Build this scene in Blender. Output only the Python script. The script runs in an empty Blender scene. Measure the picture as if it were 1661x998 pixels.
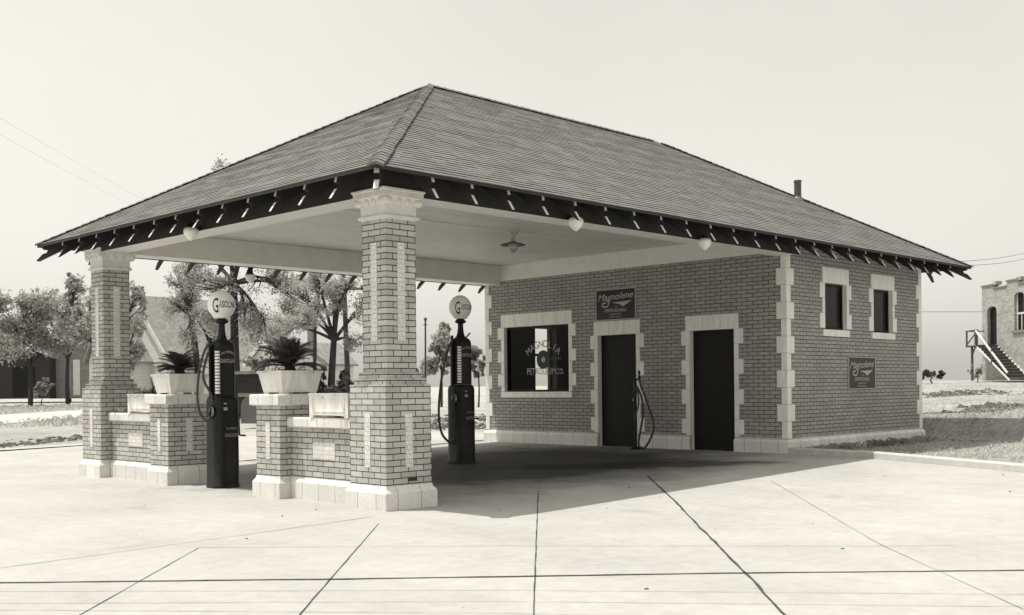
import bpy, math, random
import numpy as np
from mathutils import Vector, Matrix
random.seed(7)
RNG = np.random.default_rng(11)
SC = bpy.context.scene
COL = SC.collection
R = math.radians

# ------------------------------------------------------------------ camera (a level view camera with rise)
CAM = np.array([-7.367, -9.3194, 1.3418])
YAW, PITCH, ROLL, FPX = R(44.3855), R(-0.0213), R(-0.5617), 1773.2
PPX, PPY = 830.5 + 21.4, 499 + 126.77
_fw = np.array([math.cos(YAW) * math.cos(PITCH), math.sin(YAW) * math.cos(PITCH), math.sin(PITCH)])
_rt = np.array([math.sin(YAW), -math.cos(YAW), 0.0])
_up = np.cross(_rt, _fw)
_rt, _up = _rt * math.cos(ROLL) + _up * math.sin(ROLL), -_rt * math.sin(ROLL) + _up * math.cos(ROLL)
cam_d = bpy.data.cameras.new('camera')
cam = bpy.data.objects.new('camera', cam_d); COL.objects.link(cam); SC.camera = cam
M4 = Matrix.Identity(4)
for i in range(3):
    M4[i][0], M4[i][1], M4[i][2], M4[i][3] = _rt[i], _up[i], -_fw[i], CAM[i]
cam.matrix_world = M4
cam_d.sensor_width = 36; cam_d.lens = 36 * FPX / 1661
cam_d.shift_x = -21.4 / 1661; cam_d.shift_y = 126.77 / 1661
cam_d.clip_start = .1; cam_d.clip_end = 3000
SC.render.resolution_x, SC.render.resolution_y = 1024, 615

def P(u, v, d):
    """survey point of the photograph at a known distance -> world"""
    return CAM + d * (_fw + _rt * (u - PPX) / FPX + _up * (PPY - v) / FPX)

# ------------------------------------------------------------------ light
SUN = np.array([-.235, .255, 1.0]); SUN /= np.linalg.norm(SUN)
w = bpy.data.worlds.new('World'); SC.world = w; w.use_nodes = True
nt = w.node_tree; nt.nodes.clear()
sky = nt.nodes.new('ShaderNodeTexSky'); sky.sky_type = 'NISHITA'; sky.sun_disc = False
sky.sun_elevation = math.asin(SUN[2]); sky.sun_rotation = math.atan2(SUN[0], SUN[1])
sky.dust_density = 4.0; sky.air_density = 1.0; sky.ozone_density = 1.0
bw = nt.nodes.new('ShaderNodeRGBToBW')
ma = nt.nodes.new('ShaderNodeMath'); ma.operation = 'MULTIPLY'; ma.inputs[1].default_value = SKY_GAIN = 1.35
mb = nt.nodes.new('ShaderNodeMath'); mb.operation = 'ADD'; mb.inputs[1].default_value = SKY_BASE = 4.9
mx = nt.nodes.new('ShaderNodeMix'); mx.data_type = 'RGBA'; mx.blend_type = 'MULTIPLY'; mx.inputs[0].default_value = 1
mx.inputs[7].default_value = (1, .975, .895, 1)
cn = nt.nodes.new('ShaderNodeTexNoise'); cn.inputs['Scale'].default_value = 2.2; cn.inputs['Detail'].default_value = 6; tcw = nt.nodes.new('ShaderNodeTexCoord')
cm = nt.nodes.new('ShaderNodeMapRange'); cm.inputs['From Min'].default_value = .3; cm.inputs['From Max'].default_value = .7; cm.inputs['To Min'].default_value = .93; cm.inputs['To Max'].default_value = 1.02
cl = nt.nodes.new('ShaderNodeMath'); cl.operation = 'MULTIPLY'   # thin even cloud
bg = nt.nodes.new('ShaderNodeBackground'); bg.inputs[1].default_value = .1
wo = nt.nodes.new('ShaderNodeOutputWorld')
L = nt.links.new
L(sky.outputs[0], bw.inputs[0]); L(bw.outputs[0], ma.inputs[0]); L(ma.outputs[0], mb.inputs[0])
L(tcw.outputs['Generated'], cn.inputs['Vector']); L(cn.outputs['Fac'], cm.inputs['Value']); L(mb.outputs[0], cl.inputs[0]); L(cm.outputs[0], cl.inputs[1])
L(cl.outputs[0], mx.inputs[6]); L(mx.outputs[2], bg.inputs[0]); L(bg.outputs[0], wo.inputs[0])
sd = bpy.data.lights.new('sun', 'SUN'); sd.energy = 4.6; sd.angle = R(.5); sd.color = (1, .97, .9)
so = bpy.data.objects.new('sun', sd); COL.objects.link(so)
so.rotation_euler = Vector(SUN).to_track_quat('Z', 'Y').to_euler()
vs = SC.view_settings
SC.display_settings.display_device = 'sRGB'
vs.view_transform = 'Standard'; vs.look = 'None'; vs.gamma = 1; vs.exposure = 0.0; vs.use_curve_mapping = False
SC.cycles.max_bounces = 8; SC.cycles.diffuse_bounces = 4; SC.cycles.transparent_max_bounces = 12

# ------------------------------------------------------------------ materials (a toned black and white print: warm greys)
def tint(g): return (g, g * .985, g * .935, 1)
class NT:
    def __init__(s, m):
        m.use_nodes = True; s.t = m.node_tree; s.t.nodes.clear()
    def n(s, typ, **kw):
        nd = s.t.nodes.new(typ)
        for k, v in kw.items():
            if k.startswith('i'):
                key = k[1:]; nd.inputs[int(key) if key.isdigit() else key].default_value = v
            else: setattr(nd, k, v)
        return nd
    def l(s, a, b): s.t.links.new(a, b)
def mixc(t, fac, a, b, mode='MIX'):
    m = t.n('ShaderNodeMix', data_type='RGBA', blend_type=mode)
    for sock, val in ((m.inputs[0], fac), (m.inputs[6], a), (m.inputs[7], b)):
        if hasattr(val, 'is_linked'): t.l(val, sock)
        else: sock.default_value = val
    return m.outputs[2]
def ramp(t, src, stops):
    r = t.n('ShaderNodeValToRGB'); e = r.color_ramp.elements
    while len(e) < len(stops): e.new(.5)
    for el, (p, c) in zip(e, stops):
        el.position = p; el.color = c if isinstance(c, tuple) else (c, c, c, 1)
    t.l(src, r.inputs[0]); return r.outputs[0]
def noise(t, vec, scale, detail=5, rough=.6, scl=None):
    n = t.n('ShaderNodeTexNoise'); n.inputs['Scale'].default_value = scale
    n.inputs['Detail'].default_value = detail; n.inputs['Roughness'].default_value = rough
    if scl is not None:
        mp = t.n('ShaderNodeMapping'); mp.inputs['Scale'].default_value = scl
        t.l(vec, mp.inputs[0]); vec = mp.outputs[0]
    t.l(vec, n.inputs['Vector']); return n.outputs['Fac']
def finish(m, t, col, rough=.7, bump=None, bstr=.3, bdist=.01, spec=.3):
    b = t.n('ShaderNodeBsdfPrincipled'); b.inputs['Roughness'].default_value = rough
    b.inputs['Specular IOR Level'].default_value = spec
    if hasattr(col, 'is_linked'): t.l(col, b.inputs['Base Color'])
    else: b.inputs['Base Color'].default_value = col
    if bump is not None:
        bp = t.n('ShaderNodeBump'); bp.inputs['Strength'].default_value = bstr; bp.inputs['Distance'].default_value = bdist
        t.l(bump, bp.inputs['Height']); t.l(bp.outputs[0], b.inputs['Normal'])
    o = t.n('ShaderNodeOutputMaterial'); t.l(b.outputs[0], o.inputs[0])
    return m
def newm(name):
    m = bpy.data.materials.new(name); t = NT(m)
    tc = t.n('ShaderNodeTexCoord'); return m, t, tc
def plain(name, g, rough=.6, var=.25, scale=6, bstr=.15, spec=.3, streak=None):
    m, t, tc = newm(name)
    f = noise(t, tc.outputs['Object'], scale, 6, .65, streak)
    c = ramp(t, f, [(.3, tint(g * (1 - var))), (.7, tint(g * (1 + var * .6)))])
    return finish(m, t, c, rough, f, bstr, .01, spec)
def brickmat(name, g, g2, mort, bw_=.215, rh=.0667, ms=.0105, bias=0., off=.5, stain=.25, bstr=.6, rough=.75, spread=None):
    m, t, tc = newm(name)
    uv = tc.outputs['UV']
    # wobble the courses a little
    b = t.n('ShaderNodeTexBrick'); b.offset = off
    b.inputs['Color1'].default_value = tint(g); b.inputs['Color2'].default_value = tint(g2)
    b.inputs['Mortar'].default_value = tint(mort); b.inputs['Scale'].default_value = 1
    b.inputs['Mortar Size'].default_value = ms / 2; b.inputs['Mortar Smooth'].default_value = .15
    b.inputs['Bias'].default_value = bias; b.inputs['Brick Width'].default_value = bw_; b.inputs['Row Height'].default_value = rh
    nz = t.n('ShaderNodeTexNoise'); nz.inputs['Scale'].default_value = 3.5; nz.inputs['Detail'].default_value = 3
    t.l(uv, nz.inputs['Vector'])
    vm = t.n('ShaderNodeVectorMath', operation='MULTIPLY_ADD'); t.l(nz.outputs['Color'], vm.inputs[0])
    vm.inputs[1].default_value = (.012, .006, 0); t.l(uv, vm.inputs[2])
    t.l(vm.outputs[0], b.inputs['Vector'])
    f = noise(t, tc.outputs['Object'], 2.2, 6, .7)
    f2 = noise(t, tc.outputs['Object'], 45, 3, .6)
    c = mixc(t, 1., b.outputs['Color'], ramp(t, f, [(.3, 1 - stain), (.7, 1.06)]), 'MULTIPLY')
    c = mixc(t, 1., c, ramp(t, f2, [(.3, .86), (.7, 1.08)]), 'MULTIPLY')
    inv = t.n('ShaderNodeMath', operation='MULTIPLY_ADD'); t.l(b.outputs['Fac'], inv.inputs[0]); inv.inputs[1].default_value = -1
    wk = t.n('ShaderNodeMath', operation='MULTIPLY'); t.l(f2, wk.inputs[0]); wk.inputs[1].default_value = .18
    t.l(wk.outputs[0], inv.inputs[2])
    return finish(m, t, c, rough, inv.outputs[0], bstr, .008)
def leafmat(name, g, tr=.5):
    m, t, tc = newm(name)
    f = noise(t, tc.outputs['Object'], .9, 4, .7)
    c = ramp(t, f, [(.3, tint(g * .55)), (.7, tint(g * 1.3))])
    d = t.n('ShaderNodeBsdfPrincipled'); d.inputs['Roughness'].default_value = .45; d.inputs['Specular IOR Level'].default_value = .5
    t.l(c, d.inputs['Base Color'])
    tl = t.n('ShaderNodeBsdfTranslucent'); t.l(c, tl.inputs[0])
    mxs = t.n('ShaderNodeMixShader'); mxs.inputs[0].default_value = tr
    t.l(d.outputs[0], mxs.inputs[1]); t.l(tl.outputs[0], mxs.inputs[2])
    o = t.n('ShaderNodeOutputMaterial'); t.l(mxs.outputs[0], o.inputs[0])
    return m
def glassmat(name, g=.75, rough=.02):
    m, t, tc = newm(name)
    tr = t.n('ShaderNodeBsdfTransparent'); tr.inputs[0].default_value = tint(g)
    gl = t.n('ShaderNodeBsdfGlossy'); gl.inputs['Roughness'].default_value = rough; gl.inputs[0].default_value = tint(.9)
    fr = t.n('ShaderNodeFresnel'); fr.inputs[0].default_value = 1.22
    ms = t.n('ShaderNodeMixShader'); t.l(fr.outputs[0], ms.inputs[0]); t.l(tr.outputs[0], ms.inputs[1]); t.l(gl.outputs[0], ms.inputs[2])
    o = t.n('ShaderNodeOutputMaterial'); t.l(ms.outputs[0], o.inputs[0]); return m

M = {}
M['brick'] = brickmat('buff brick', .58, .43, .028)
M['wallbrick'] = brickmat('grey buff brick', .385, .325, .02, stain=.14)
M['terra'] = brickmat('terracotta blocks', .78, .70, .15, .33, .6, .007, stain=.16, bstr=.2, rough=.45)
M['quoinmat'] = plain('glazed terracotta', .80, .4, .14, 3.5, .12, .3, (3, 3, .7))
M['panel'] = brickmat('diaper tile', .80, .68, .45, .05, .05, .006, stain=.15, bstr=.5, rough=.5)
M['capital'] = plain('moulded terracotta', .70, .5, .12, 9, .15)
M['white'] = plain('white painted board', .76, .5, .08, 4, .05)
M['planter'] = plain('cast stone', .76, .7, .2, 5, .3, .3, (2.5, 2.5, .8))
M['dark'] = plain('dark brown paint', .026, .6, .3, 8, .1)
M['tailend'] = plain('pale rafter end', .62, .6, .15, 12, .1)
M['door'] = plain('dark door paint', .009, .5, .3, 5, .05, .2)
M['pump'] = plain('pump enamel', .010, .38, .3, 6, .02, .25)
M['hose'] = plain('rubber hose', .06, .55, .3, 20, .2)
M['metal'] = plain('dull metal', .38, .35, .2, 12, .1, .6)
M['pipe'] = plain('galvanised pipe', .07, .5, .3, 14, .1, .5)
M['letter'] = plain('letter paint pale', .30, .6, .2, 30, .05)
M['signletter'] = plain('sign letter paint', .42, .5, .12, 30, .05)
M['signboard'] = plain('sign enamel', .022, .4, .25, 4, .04)
M['blackletter'] = plain('letter paint black', .02, .5, .2, 30, .05)
M['milk'] = plain('milk glass', .86, .15, .06, 4, 0., .5)
M['glass'] = glassmat('window glass', .96)
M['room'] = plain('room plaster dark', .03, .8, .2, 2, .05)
M['shingle'] = brickmat('wood shingle', .18, .155, .10, .13, 5.0, .005, stain=.2, bstr=.2, rough=.85)
M['hipcap'] = plain('hip shingle', .16, .8, .35, 7, .3)
M['shingle_end'] = plain('shingle butt', .15, .9, .3, 9, .1)
M['soil'] = plain('soil', .06, .9, .4, 20, .5)
M['bark'] = plain('bark', .05, .9, .45, 5, .8, .2, (6, 6, 1))
M['leaf'] = leafmat('leaf', .34, .5)
M['leafpale'] = leafmat('leaf pale', .44, .5)
M['leafdark'] = leafmat('leaf dark', .085, .3)
M['bank_shade'] = leafmat('bank shade blades', .11, .3)  # dark blade colour that paints the bank's shadow deeper
M['grass'] = leafmat('dry grass', .55, .35)
M['clod'] = plain('clods', .13, .95, .5, 9, .6)
M['barn'] = plain('barn wood', .035, .8, .3, 5, .3)
M['housewhite'] = brickmat('pale clapboard', .72, .66, .42, 4.0, .16, .014, stain=.12, bstr=.4)
M['clap'] = brickmat('grey clapboard', .24, .21, .10, 4.0, .16, .016, stain=.2, bstr=.4)
M['oldroof'] = brickmat('old shingles', .33, .25, .17, .2, .16, .012, stain=.25, bstr=.4)
M['oldwood'] = plain('weathered wood', .075, .8, .35, 6, .3)
M['paintwood'] = plain('pale timber', .6, .7, .15, 6, .1)
M['farbrick'] = brickmat('pale brick', .46, .33, .24, .24, .08, .014, stain=.25, bstr=.5)
M['coping'] = plain('stone coping', .20, .8, .3, 5, .2)
M['greymetal'] = plain('grey sheet metal', .13, .5, .2, 3, .05)
M['poleswood'] = plain('pole wood', .06, .85, .3, 6, .4, .2, (8, 8, .6))

def concrete():
    m, t, tc = newm('concrete slab')
    o = tc.outputs['Object']
    f1 = noise(t, o, .55, 6, .6); f2 = noise(t, o, 7, 6, .7); f3 = noise(t, o, 90, 3, .7)
    f4 = noise(t, o, 1.3, 5, .6, (1.5, .18, 1))            # drag marks of the float
    c = ramp(t, f1, [(.28, tint(.33)), (.72, tint(.425))])
    c = mixc(t, 1., c, ramp(t, f2, [(.25, .87), (.6, 1.03)]), 'MULTIPLY')
    c = mixc(t, 1., c, ramp(t, f3, [(.3, .92), (.7, 1.04)]), 'MULTIPLY')
    c = mixc(t, 1., c, ramp(t, f4, [(.3, .96), (.65, 1.02)]), 'MULTIPLY')
    # small dark spots
    vo = t.n('ShaderNodeTexVoronoi'); vo.inputs['Scale'].default_value = 1.6; t.l(o, vo.inputs['Vector'])
    c = mixc(t, 1., c, ramp(t, vo.outputs['Distance'], [(.012, .55), (.03, 1.)]), 'MULTIPLY')
    # canopy shade painted into the slab as a dark ellipse, plus one oil-soaked patch
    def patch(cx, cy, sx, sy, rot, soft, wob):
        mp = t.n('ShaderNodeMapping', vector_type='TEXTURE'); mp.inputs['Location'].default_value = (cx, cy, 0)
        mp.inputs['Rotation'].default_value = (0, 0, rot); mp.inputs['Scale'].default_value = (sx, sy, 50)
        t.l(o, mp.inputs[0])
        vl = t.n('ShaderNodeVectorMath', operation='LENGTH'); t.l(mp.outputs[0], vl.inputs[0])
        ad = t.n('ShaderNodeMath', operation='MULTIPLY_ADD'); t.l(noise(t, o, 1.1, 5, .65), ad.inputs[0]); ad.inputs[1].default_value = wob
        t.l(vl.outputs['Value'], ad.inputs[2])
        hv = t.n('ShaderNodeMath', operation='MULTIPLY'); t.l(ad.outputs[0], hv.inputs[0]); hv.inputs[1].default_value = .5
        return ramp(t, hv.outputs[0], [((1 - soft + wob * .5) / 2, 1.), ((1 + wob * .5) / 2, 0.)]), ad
    canopy_shade, _ = patch(4.9, 3.2, 5.2, 4.0, 0, .5, .5)
    c = mixc(t, canopy_shade, c, mixc(t, 1., c, (.125, .125, .125, 1), 'MULTIPLY'))
    oil, _ = patch(5.75, 1.25, 2.5, .62, R(-46), .35, .9)
    c = mixc(t, oil, c, mixc(t, 1., c, (.3, .3, .3, 1), 'MULTIPLY'))
    for dx, dy, ss in ((.9, 3.3, .5), (-.3, 4.4, .35), (5.2, 3.3, .6), (-1.6, 2.4, .3), (1.6, -2.2, .35), (3.8, -3.2, .28), (-3.1, -.4, .25)):
        sp, _ = patch(dx, dy, ss, ss * .6, dx, .8, 1.2)
        c = mixc(t, sp, c, mixc(t, 1., c, (.86, .86, .86, 1), 'MULTIPLY'))
    return finish(m, t, c, .8, f3, .12, .01, .25)
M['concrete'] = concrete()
def earth():
    m, t, tc = newm('dry earth and grass')
    o = tc.outputs['Object']
    f1 = noise(t, o, .16, 6, .65); f2 = noise(t, o, 2.2, 7, .75); f3 = noise(t, o, 14, 5, .8)
    c = ramp(t, f1, [(.3, tint(.34)), (.5, tint(.44)), (.72, tint(.50))])
    c = mixc(t, 1., c, ramp(t, f2, [(.33, .68), (.5, .95), (.7, 1.1)]), 'MULTIPLY')
    c = mixc(t, 1., c, ramp(t, f3, [(.3, .6), (.55, 1.0), (.7, 1.12)]), 'MULTIPLY')
    ad = t.n('ShaderNodeMath', operation='ADD'); t.l(f2, ad.inputs[0]); t.l(f3, ad.inputs[1])
    return finish(m, t, c, .95, ad.outputs[0], 1., .06, .1)
M['earth'] = earth()
M['road'] = plain('dirt road', .44, .9, .2, 1.2, .3, .1)
M['kerbmat'] = plain('kerb concrete', .47, .8, .15, 6, .2)
M['joint'] = plain('joint tar', .07, .9, .5, 12, .3, .1)
M['hairline'] = plain('hairline joint', .24, .9, .3, 12, .2, .1)

# ------------------------------------------------------------------ mesh builder
def world_loc(o):
    v = Vector((0, 0, 0))
    while o is not None: v += o.location; o = o.parent
    return v
class MB:
    def __init__(s): s.v = []; s.f = []; s.m = []; s.sm = []
    def add(s, vs, fs, mi=0, smooth=False):
        b = len(s.v); s.v += [tuple(map(float, p)) for p in vs]
        s.f += [tuple(i + b for i in f) for f in fs]; s.m += [mi] * len(fs); s.sm += [smooth] * len(fs); return s
    def box(s, x0, y0, z0, x1, y1, z1, mi=0):
        vs = [(x0, y0, z0), (x1, y0, z0), (x1, y1, z0), (x0, y1, z0), (x0, y0, z1), (x1, y0, z1), (x1, y1, z1), (x0, y1, z1)]
        return s.add(vs, [(0, 3, 2, 1), (4, 5, 6, 7), (0, 1, 5, 4), (1, 2, 6, 5), (2, 3, 7, 6), (3, 0, 4, 7)], mi)
    def obox(s, o, ex, ey, ez, mi=0):
        o, ex, ey, ez = map(np.array, (o, ex, ey, ez))
        vs = [o, o + ex, o + ex + ey, o + ey, o + ez, o + ex + ez, o + ex + ey + ez, o + ey + ez]
        return s.add(vs, [(0, 3, 2, 1), (4, 5, 6, 7), (0, 1, 5, 4), (1, 2, 6, 5), (2, 3, 7, 6), (3, 0, 4, 7)], mi)
    def bar(s, a, b, wd, mi=0, wd2=None):
        a, b = np.array(a, float), np.array(b, float); d = b - a; d /= np.linalg.norm(d)
        r = np.cross(d, (0, 0, 1.)); r = r / np.linalg.norm(r) if np.linalg.norm(r) > 1e-4 else np.array((1., 0, 0))
        u = np.cross(r, d); w2 = wd2 or wd
        return s.obox(a - r * wd / 2 - u * w2 / 2, r * wd, u * w2, b - a, mi)
    def loft(s, rings, mi=0, cap=True, smooth=False):
        n = len(rings[0]); vs = [p for r in rings for p in r]; fs = []
        for k in range(len(rings) - 1):
            for i in range(n):
                j = (i + 1) % n; fs.append((k * n + i, k * n + j, (k + 1) * n + j, (k + 1) * n + i))
        s.add(vs, fs, mi, smooth)
        if cap:
            s.add(list(rings[0]), [tuple(range(n))[::-1]], mi); s.add(list(rings[-1]), [tuple(range(n))], mi)
        return s
    def sqlathe(s, x0, y0, x1, y1, prof, mi=0):
        """rectangular rings: prof = (outset, z)"""
        return s.loft([[(x0 - o, y0 - o, z), (x1 + o, y0 - o, z), (x1 + o, y1 + o, z), (x0 - o, y1 + o, z)] for o, z in prof], mi)
    def tube(s, pts, r, n=8, mi=0, cap=True):
        pts = [np.array(p, float) for p in pts]; rs = r if isinstance(r, (list, tuple)) else [r] * len(pts)
        rings = []; ref = None
        for i, p in enumerate(pts):
            d = pts[min(i + 1, len(pts) - 1)] - pts[max(i - 1, 0)]; d /= (np.linalg.norm(d) + 1e-12)
            if ref is None:
                ref = np.cross(d, (0, 0, 1.)) if abs(d[2]) < .95 else np.cross(d, (1., 0, 0))
            ref = ref - d * (ref @ d); ref /= (np.linalg.norm(ref) + 1e-12); u = np.cross(d, ref)
            rings.append([p + rs[i] * (ref * math.cos(a) + u * math.sin(a)) for a in [2 * math.pi * k / n for k in range(n)]])
        return s.loft(rings, mi, cap, True)
    def lathe(s, cx, cy, prof, n=24, mi=0, sx=1, sy=1):
        return s.loft([[(cx + sx * r * math.cos(2 * math.pi * k / n), cy + sy * r * math.sin(2 * math.pi * k / n), z) for k in range(n)] for r, z in prof], mi, True, True)
    def ellipsoid(s, c, rx, ry, rz, nu=10, nv=6, mi=0):
        rings = []
        for j in range(nv + 1):
            ph = -math.pi / 2 + math.pi * (j + .02) / (nv + .04); cr = math.cos(ph)
            rings.append([(c[0] + rx * cr * math.cos(2 * math.pi * i / nu), c[1] + ry * cr * math.sin(2 * math.pi * i / nu), c[2] + rz * math.sin(ph)) for i in range(nu)])
        return s.loft(rings, mi, True, True)
    def build(s, name, mats, parent=None, uv=True):
        off = world_loc(parent) if parent is not None else Vector((0, 0, 0))
        me = bpy.data.meshes.new(name)
        V = np.array(s.v, float).reshape(-1, 3)
        me.from_pydata((V - np.array(off)).tolist(), [], s.f)
        for mt in (mats if isinstance(mats, (list, tuple)) else [mats]): me.materials.append(M[mt])
        me.polygons.foreach_set('material_index', s.m); me.polygons.foreach_set('use_smooth', s.sm)
        if uv and len(s.f) < 60000:
            ul = me.uv_layers.new(name='UVMap'); buf = np.zeros((len(me.loops), 2)); li = 0
            for f in s.f:
                p = V[list(f)]; n = np.zeros(3)
                for i in range(len(p)):
                    a, b = p[i], p[(i + 1) % len(p)]
                    n += ((a[1] - b[1]) * (a[2] + b[2]), (a[2] - b[2]) * (a[0] + b[0]), (a[0] - b[0]) * (a[1] + b[1]))
                ax = int(np.argmax(np.abs(n) * (1.01, 1.0, .9)))
                q = p[:, (1, 2)] if ax == 0 else (p[:, (0, 2)] if ax == 1 else p[:, (0, 1)])
                buf[li:li + len(f)] = q + 20; li += len(f)
            ul.data.foreach_set('uv', buf.ravel())
        me.validate(); me.update()
        o = bpy.data.objects.new(name, me); COL.objects.link(o)
        if parent is not None: o.parent = parent
        return o
def thing(name, label, cat, loc=(0, 0, 0), group=None):
    o = bpy.data.objects.new(name, None); COL.objects.link(o); o.location = loc; o.empty_display_size = .2
    return tag(o, label, cat, group)
def tag(o, label, cat, group=None):
    o['label'] = label; o['category'] = cat
    if group: o['group'] = group
    return o
def struct(o, kind='structure'): o['kind'] = kind; return o
def copy_tree(o, parent=None):
    c = o.copy(); COL.objects.link(c)
    if parent is not None: c.parent = parent
    for ch in [x for x in bpy.data.objects if x.parent == o]: copy_tree(ch, c)
    return c
_tc = {}
def textgeo(body, size=1., shear=0., space=1., extrude=.0):
    key = (body, shear, space)
    if key not in _tc:
        cu = bpy.data.curves.new('lettering', 'FONT'); cu.body = body; cu.size = 1; cu.shear = shear
        cu.space_character = space; cu.align_x = 'CENTER'; cu.align_y = 'CENTER'; cu.resolution_u = 3; cu.offset = .008
        ob = bpy.data.objects.new('lettering', cu); COL.objects.link(ob)
        dg = bpy.context.evaluated_depsgraph_get(); dg.update()
        me = bpy.data.meshes.new_from_object(ob.evaluated_get(dg))
        V = np.array([tuple(v.co) for v in me.vertices]).reshape(-1, 3); F = [tuple(p.vertices) for p in me.polygons]
        bpy.data.objects.remove(ob); bpy.data.curves.remove(cu); bpy.data.meshes.remove(me)
        V[:, 0] -= (V[:, 0].max() + V[:, 0].min()) / 2; V[:, 1] -= (V[:, 1].max() + V[:, 1].min()) / 2
        _tc[key] = (V, F)
    V, F = _tc[key]; return V * size, F
def fit_text(body, wdt, hgt, shear=0., space=1.):
    V, F = textgeo(body, 1., shear, space); V = V.copy()
    V[:, 0] *= wdt / (V[:, 0].max() - V[:, 0].min()); V[:, 1] *= hgt / (V[:, 1].max() - V[:, 1].min()); return V, F

# ------------------------------------------------------------------ ground
def zs(x): return .16 * min(max((x - 1) / 7.7, 0), 1)
def sst(t): t = min(max(t, 0.), 1.); return t * t * (3 - 2 * t)
FW2 = np.array([math.cos(YAW), math.sin(YAW)]); RT2 = np.array([math.sin(YAW), -math.cos(YAW)])
def ground_z(x, y):
    z = zs(x)
    p = np.array([x, y]) - CAM[:2]; dep = p @ FW2; lat = p @ RT2
    if dep > 8:
        m = sst((lat / dep - .05) / .2)
        lawn = .165
        bank = .50 * sst((x - 14.45) / .85)
        rise = .0165 * max(0, dep - 26) if dep < 70 else .0165 * 44
        z = z * (1 - m) + (lawn + bank + rise) * m if x > 8.6 else z
        if x > 15: z += m * (.05 * math.sin(x * 1.7 + y) + .05 * math.sin(y * 1.3 - x * .6)) * sst((60 - dep) / 30)
    return z
def axis(lo, hi, dense_lo, dense_hi, step, grow=1.18):
    a = list(np.arange(dense_lo, dense_hi + 1e-6, step)); s = step; v = dense_lo
    while v > lo: s *= grow; v -= s; a.insert(0, v)
    s = step; v = a[-1]
    while v < hi: s *= grow; v += s; a.append(v)
    return a
gx = sorted(set(round(float(v), 4) for v in axis(-300, 900, -10, 40, .55) + [1.0, 8.7, 8.6, 8.61, 14.45, 14.7, 14.9, 15.1, 15.3]))
gy = [float(v) for v in axis(-300, 900, -14, 50, .7)]
g = MB(); nx, ny = len(gx), len(gy)
g.add([(x, y, ground_z(x, y) - .012) for y in gy for x in gx],
      [(j * nx + i, j * nx + i + 1, (j + 1) * nx + i + 1, (j + 1) * nx + i) for j in range(ny - 1) for i in range(nx - 1)], 0, True)
struct(g.build('ground', 'earth', uv=False))
# concrete drive: outline in strips so that it follows the fall of the slab
KERB = [(8.62, .26), (8.52, -1.15), (7.42, -3.95), (6.3, -6.4), (4.8, -9.5), (3.0, -13.5)]
def kerb_x(y):
    for (x0, y0), (x1, y1) in zip(KERB, KERB[1:]):
        if y1 <= y <= y0: return x0 + (x1 - x0) * (y - y0) / (y1 - y0)
    return 8.65 if y > .26 else 3.0
def far_y(x):     # far edge of the drive on the street side
    if x < 2.3: return 16.4 + .35 * (x - 2.3)
    if x < 8: return 16.6 - .05 * (x - 2.3)
    return 16.3 - (x - 8) * 1.25
dr = MB()
ys = sorted(set(list(np.arange(-14, 17, .5)) + [p[1] for p in KERB if p[1] > -14] + [.2, .3]))
for y0, y1 in zip(ys, ys[1:]):
    ym = (y0 + y1) / 2
    # the canopy floor runs to the wall, beyond the building's far corner the drive reaches a little further
    def xr(y): return kerb_x(y) if y < .26 else (8.70 if y < 7.6 else (11.6 if y < 11.4 else max(1.0, 8 + (16.3 - y) / 1.25)))
    def xl(y): return -30. if y < 9.5 else (-30 + (y - 9.5) * 4.9 if y < 16 else 1.8)
    xa, xb = [xl(y0), xr(y0)], [xl(y1), xr(y1)]
    if xr(ym) >= 11.5 or (xr(y0) > 11 and xr(y1) > 11): pass
    cuts = [0, 1, 8.7]
    r0 = [xa[0]] + [c for c in (1.0, 8.7) if xa[0] < c < xa[1] and xb[0] < c < xb[1]] + [xa[1]]
    r1 = [xb[0]] + [c for c in (1.0, 8.7) if xa[0] < c < xa[1] and xb[0] < c < xb[1]] + [xb[1]]
    for k in range(len(r0) - 1):
        dr.add([(r0[k], y0, zs(r0[k])), (r0[k + 1], y0, zs(r0[k + 1])), (r1[k + 1], y1, zs(r1[k + 1])), (r1[k], y1, zs(r1[k]))], [(0, 1, 2, 3)])
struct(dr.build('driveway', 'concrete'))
# joints: cracks and tooled lines in the slab
def ribbon(mb, pts, wd, jit=.006, step=.22, mi=0, dz=.004):
    P2 = []
    for a, b in zip(pts, pts[1:]):
        a, b = np.array(a, float), np.array(b, float); n = max(1, int(np.linalg.norm(b - a) / step))
        P2 += [a + (b - a) * i / n for i in range(n)]
    P2.append(np.array(pts[-1], float))
    vs = []
    for i, p in enumerate(P2):
        d = P2[min(i + 1, len(P2) - 1)] - P2[max(i - 1, 0)]; d /= np.linalg.norm(d); nn = np.array((-d[1], d[0]))
        h = wd / 2 * random.uniform(.6, 1.3); c = p + nn * random.uniform(-jit, jit)
        for q in (c + nn * h, c - nn * h): vs.append((q[0], q[1], zs(q[0]) + dz))
    mb.add(vs, [(2 * i, 2 * i + 1, 2 * i + 3, 2 * i + 2) for i in range(len(P2) - 1)], mi)
jb = MB()
ribbon(jb, [(-7.0, 1.05), (-4.49, -1.37), (-2.8, -3.08), (-.74, -5.06), (.59, -6.43), (3, -8.9)], .036, .007)
ribbon(jb, [(-.74, -.81), (-3.7, -3.85), (-5, -5.2)], .010, .002)
ribbon(jb, [(2.45, .08), (-.2, -2.43), (-2.78, -4.88), (-4, -6)], .010, .002)
ribbon(jb, [(4.59, .04), (2.3, -2.17), (.35, -3.99), (-.99, -5.22), (-1.52, -5.69), (-1.99, -6.13), (-3, -7)], .022, .006)
ribbon(jb, [(-2.75, -.94), (-4.58, -2.87), (-6, -4.3)], .008, .002)
ribbon(jb, [(-6.5, -.9), (-4.25, -.71), (-2.6, -.56), (-.38, -.3)], .012, .004, mi=1)
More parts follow.
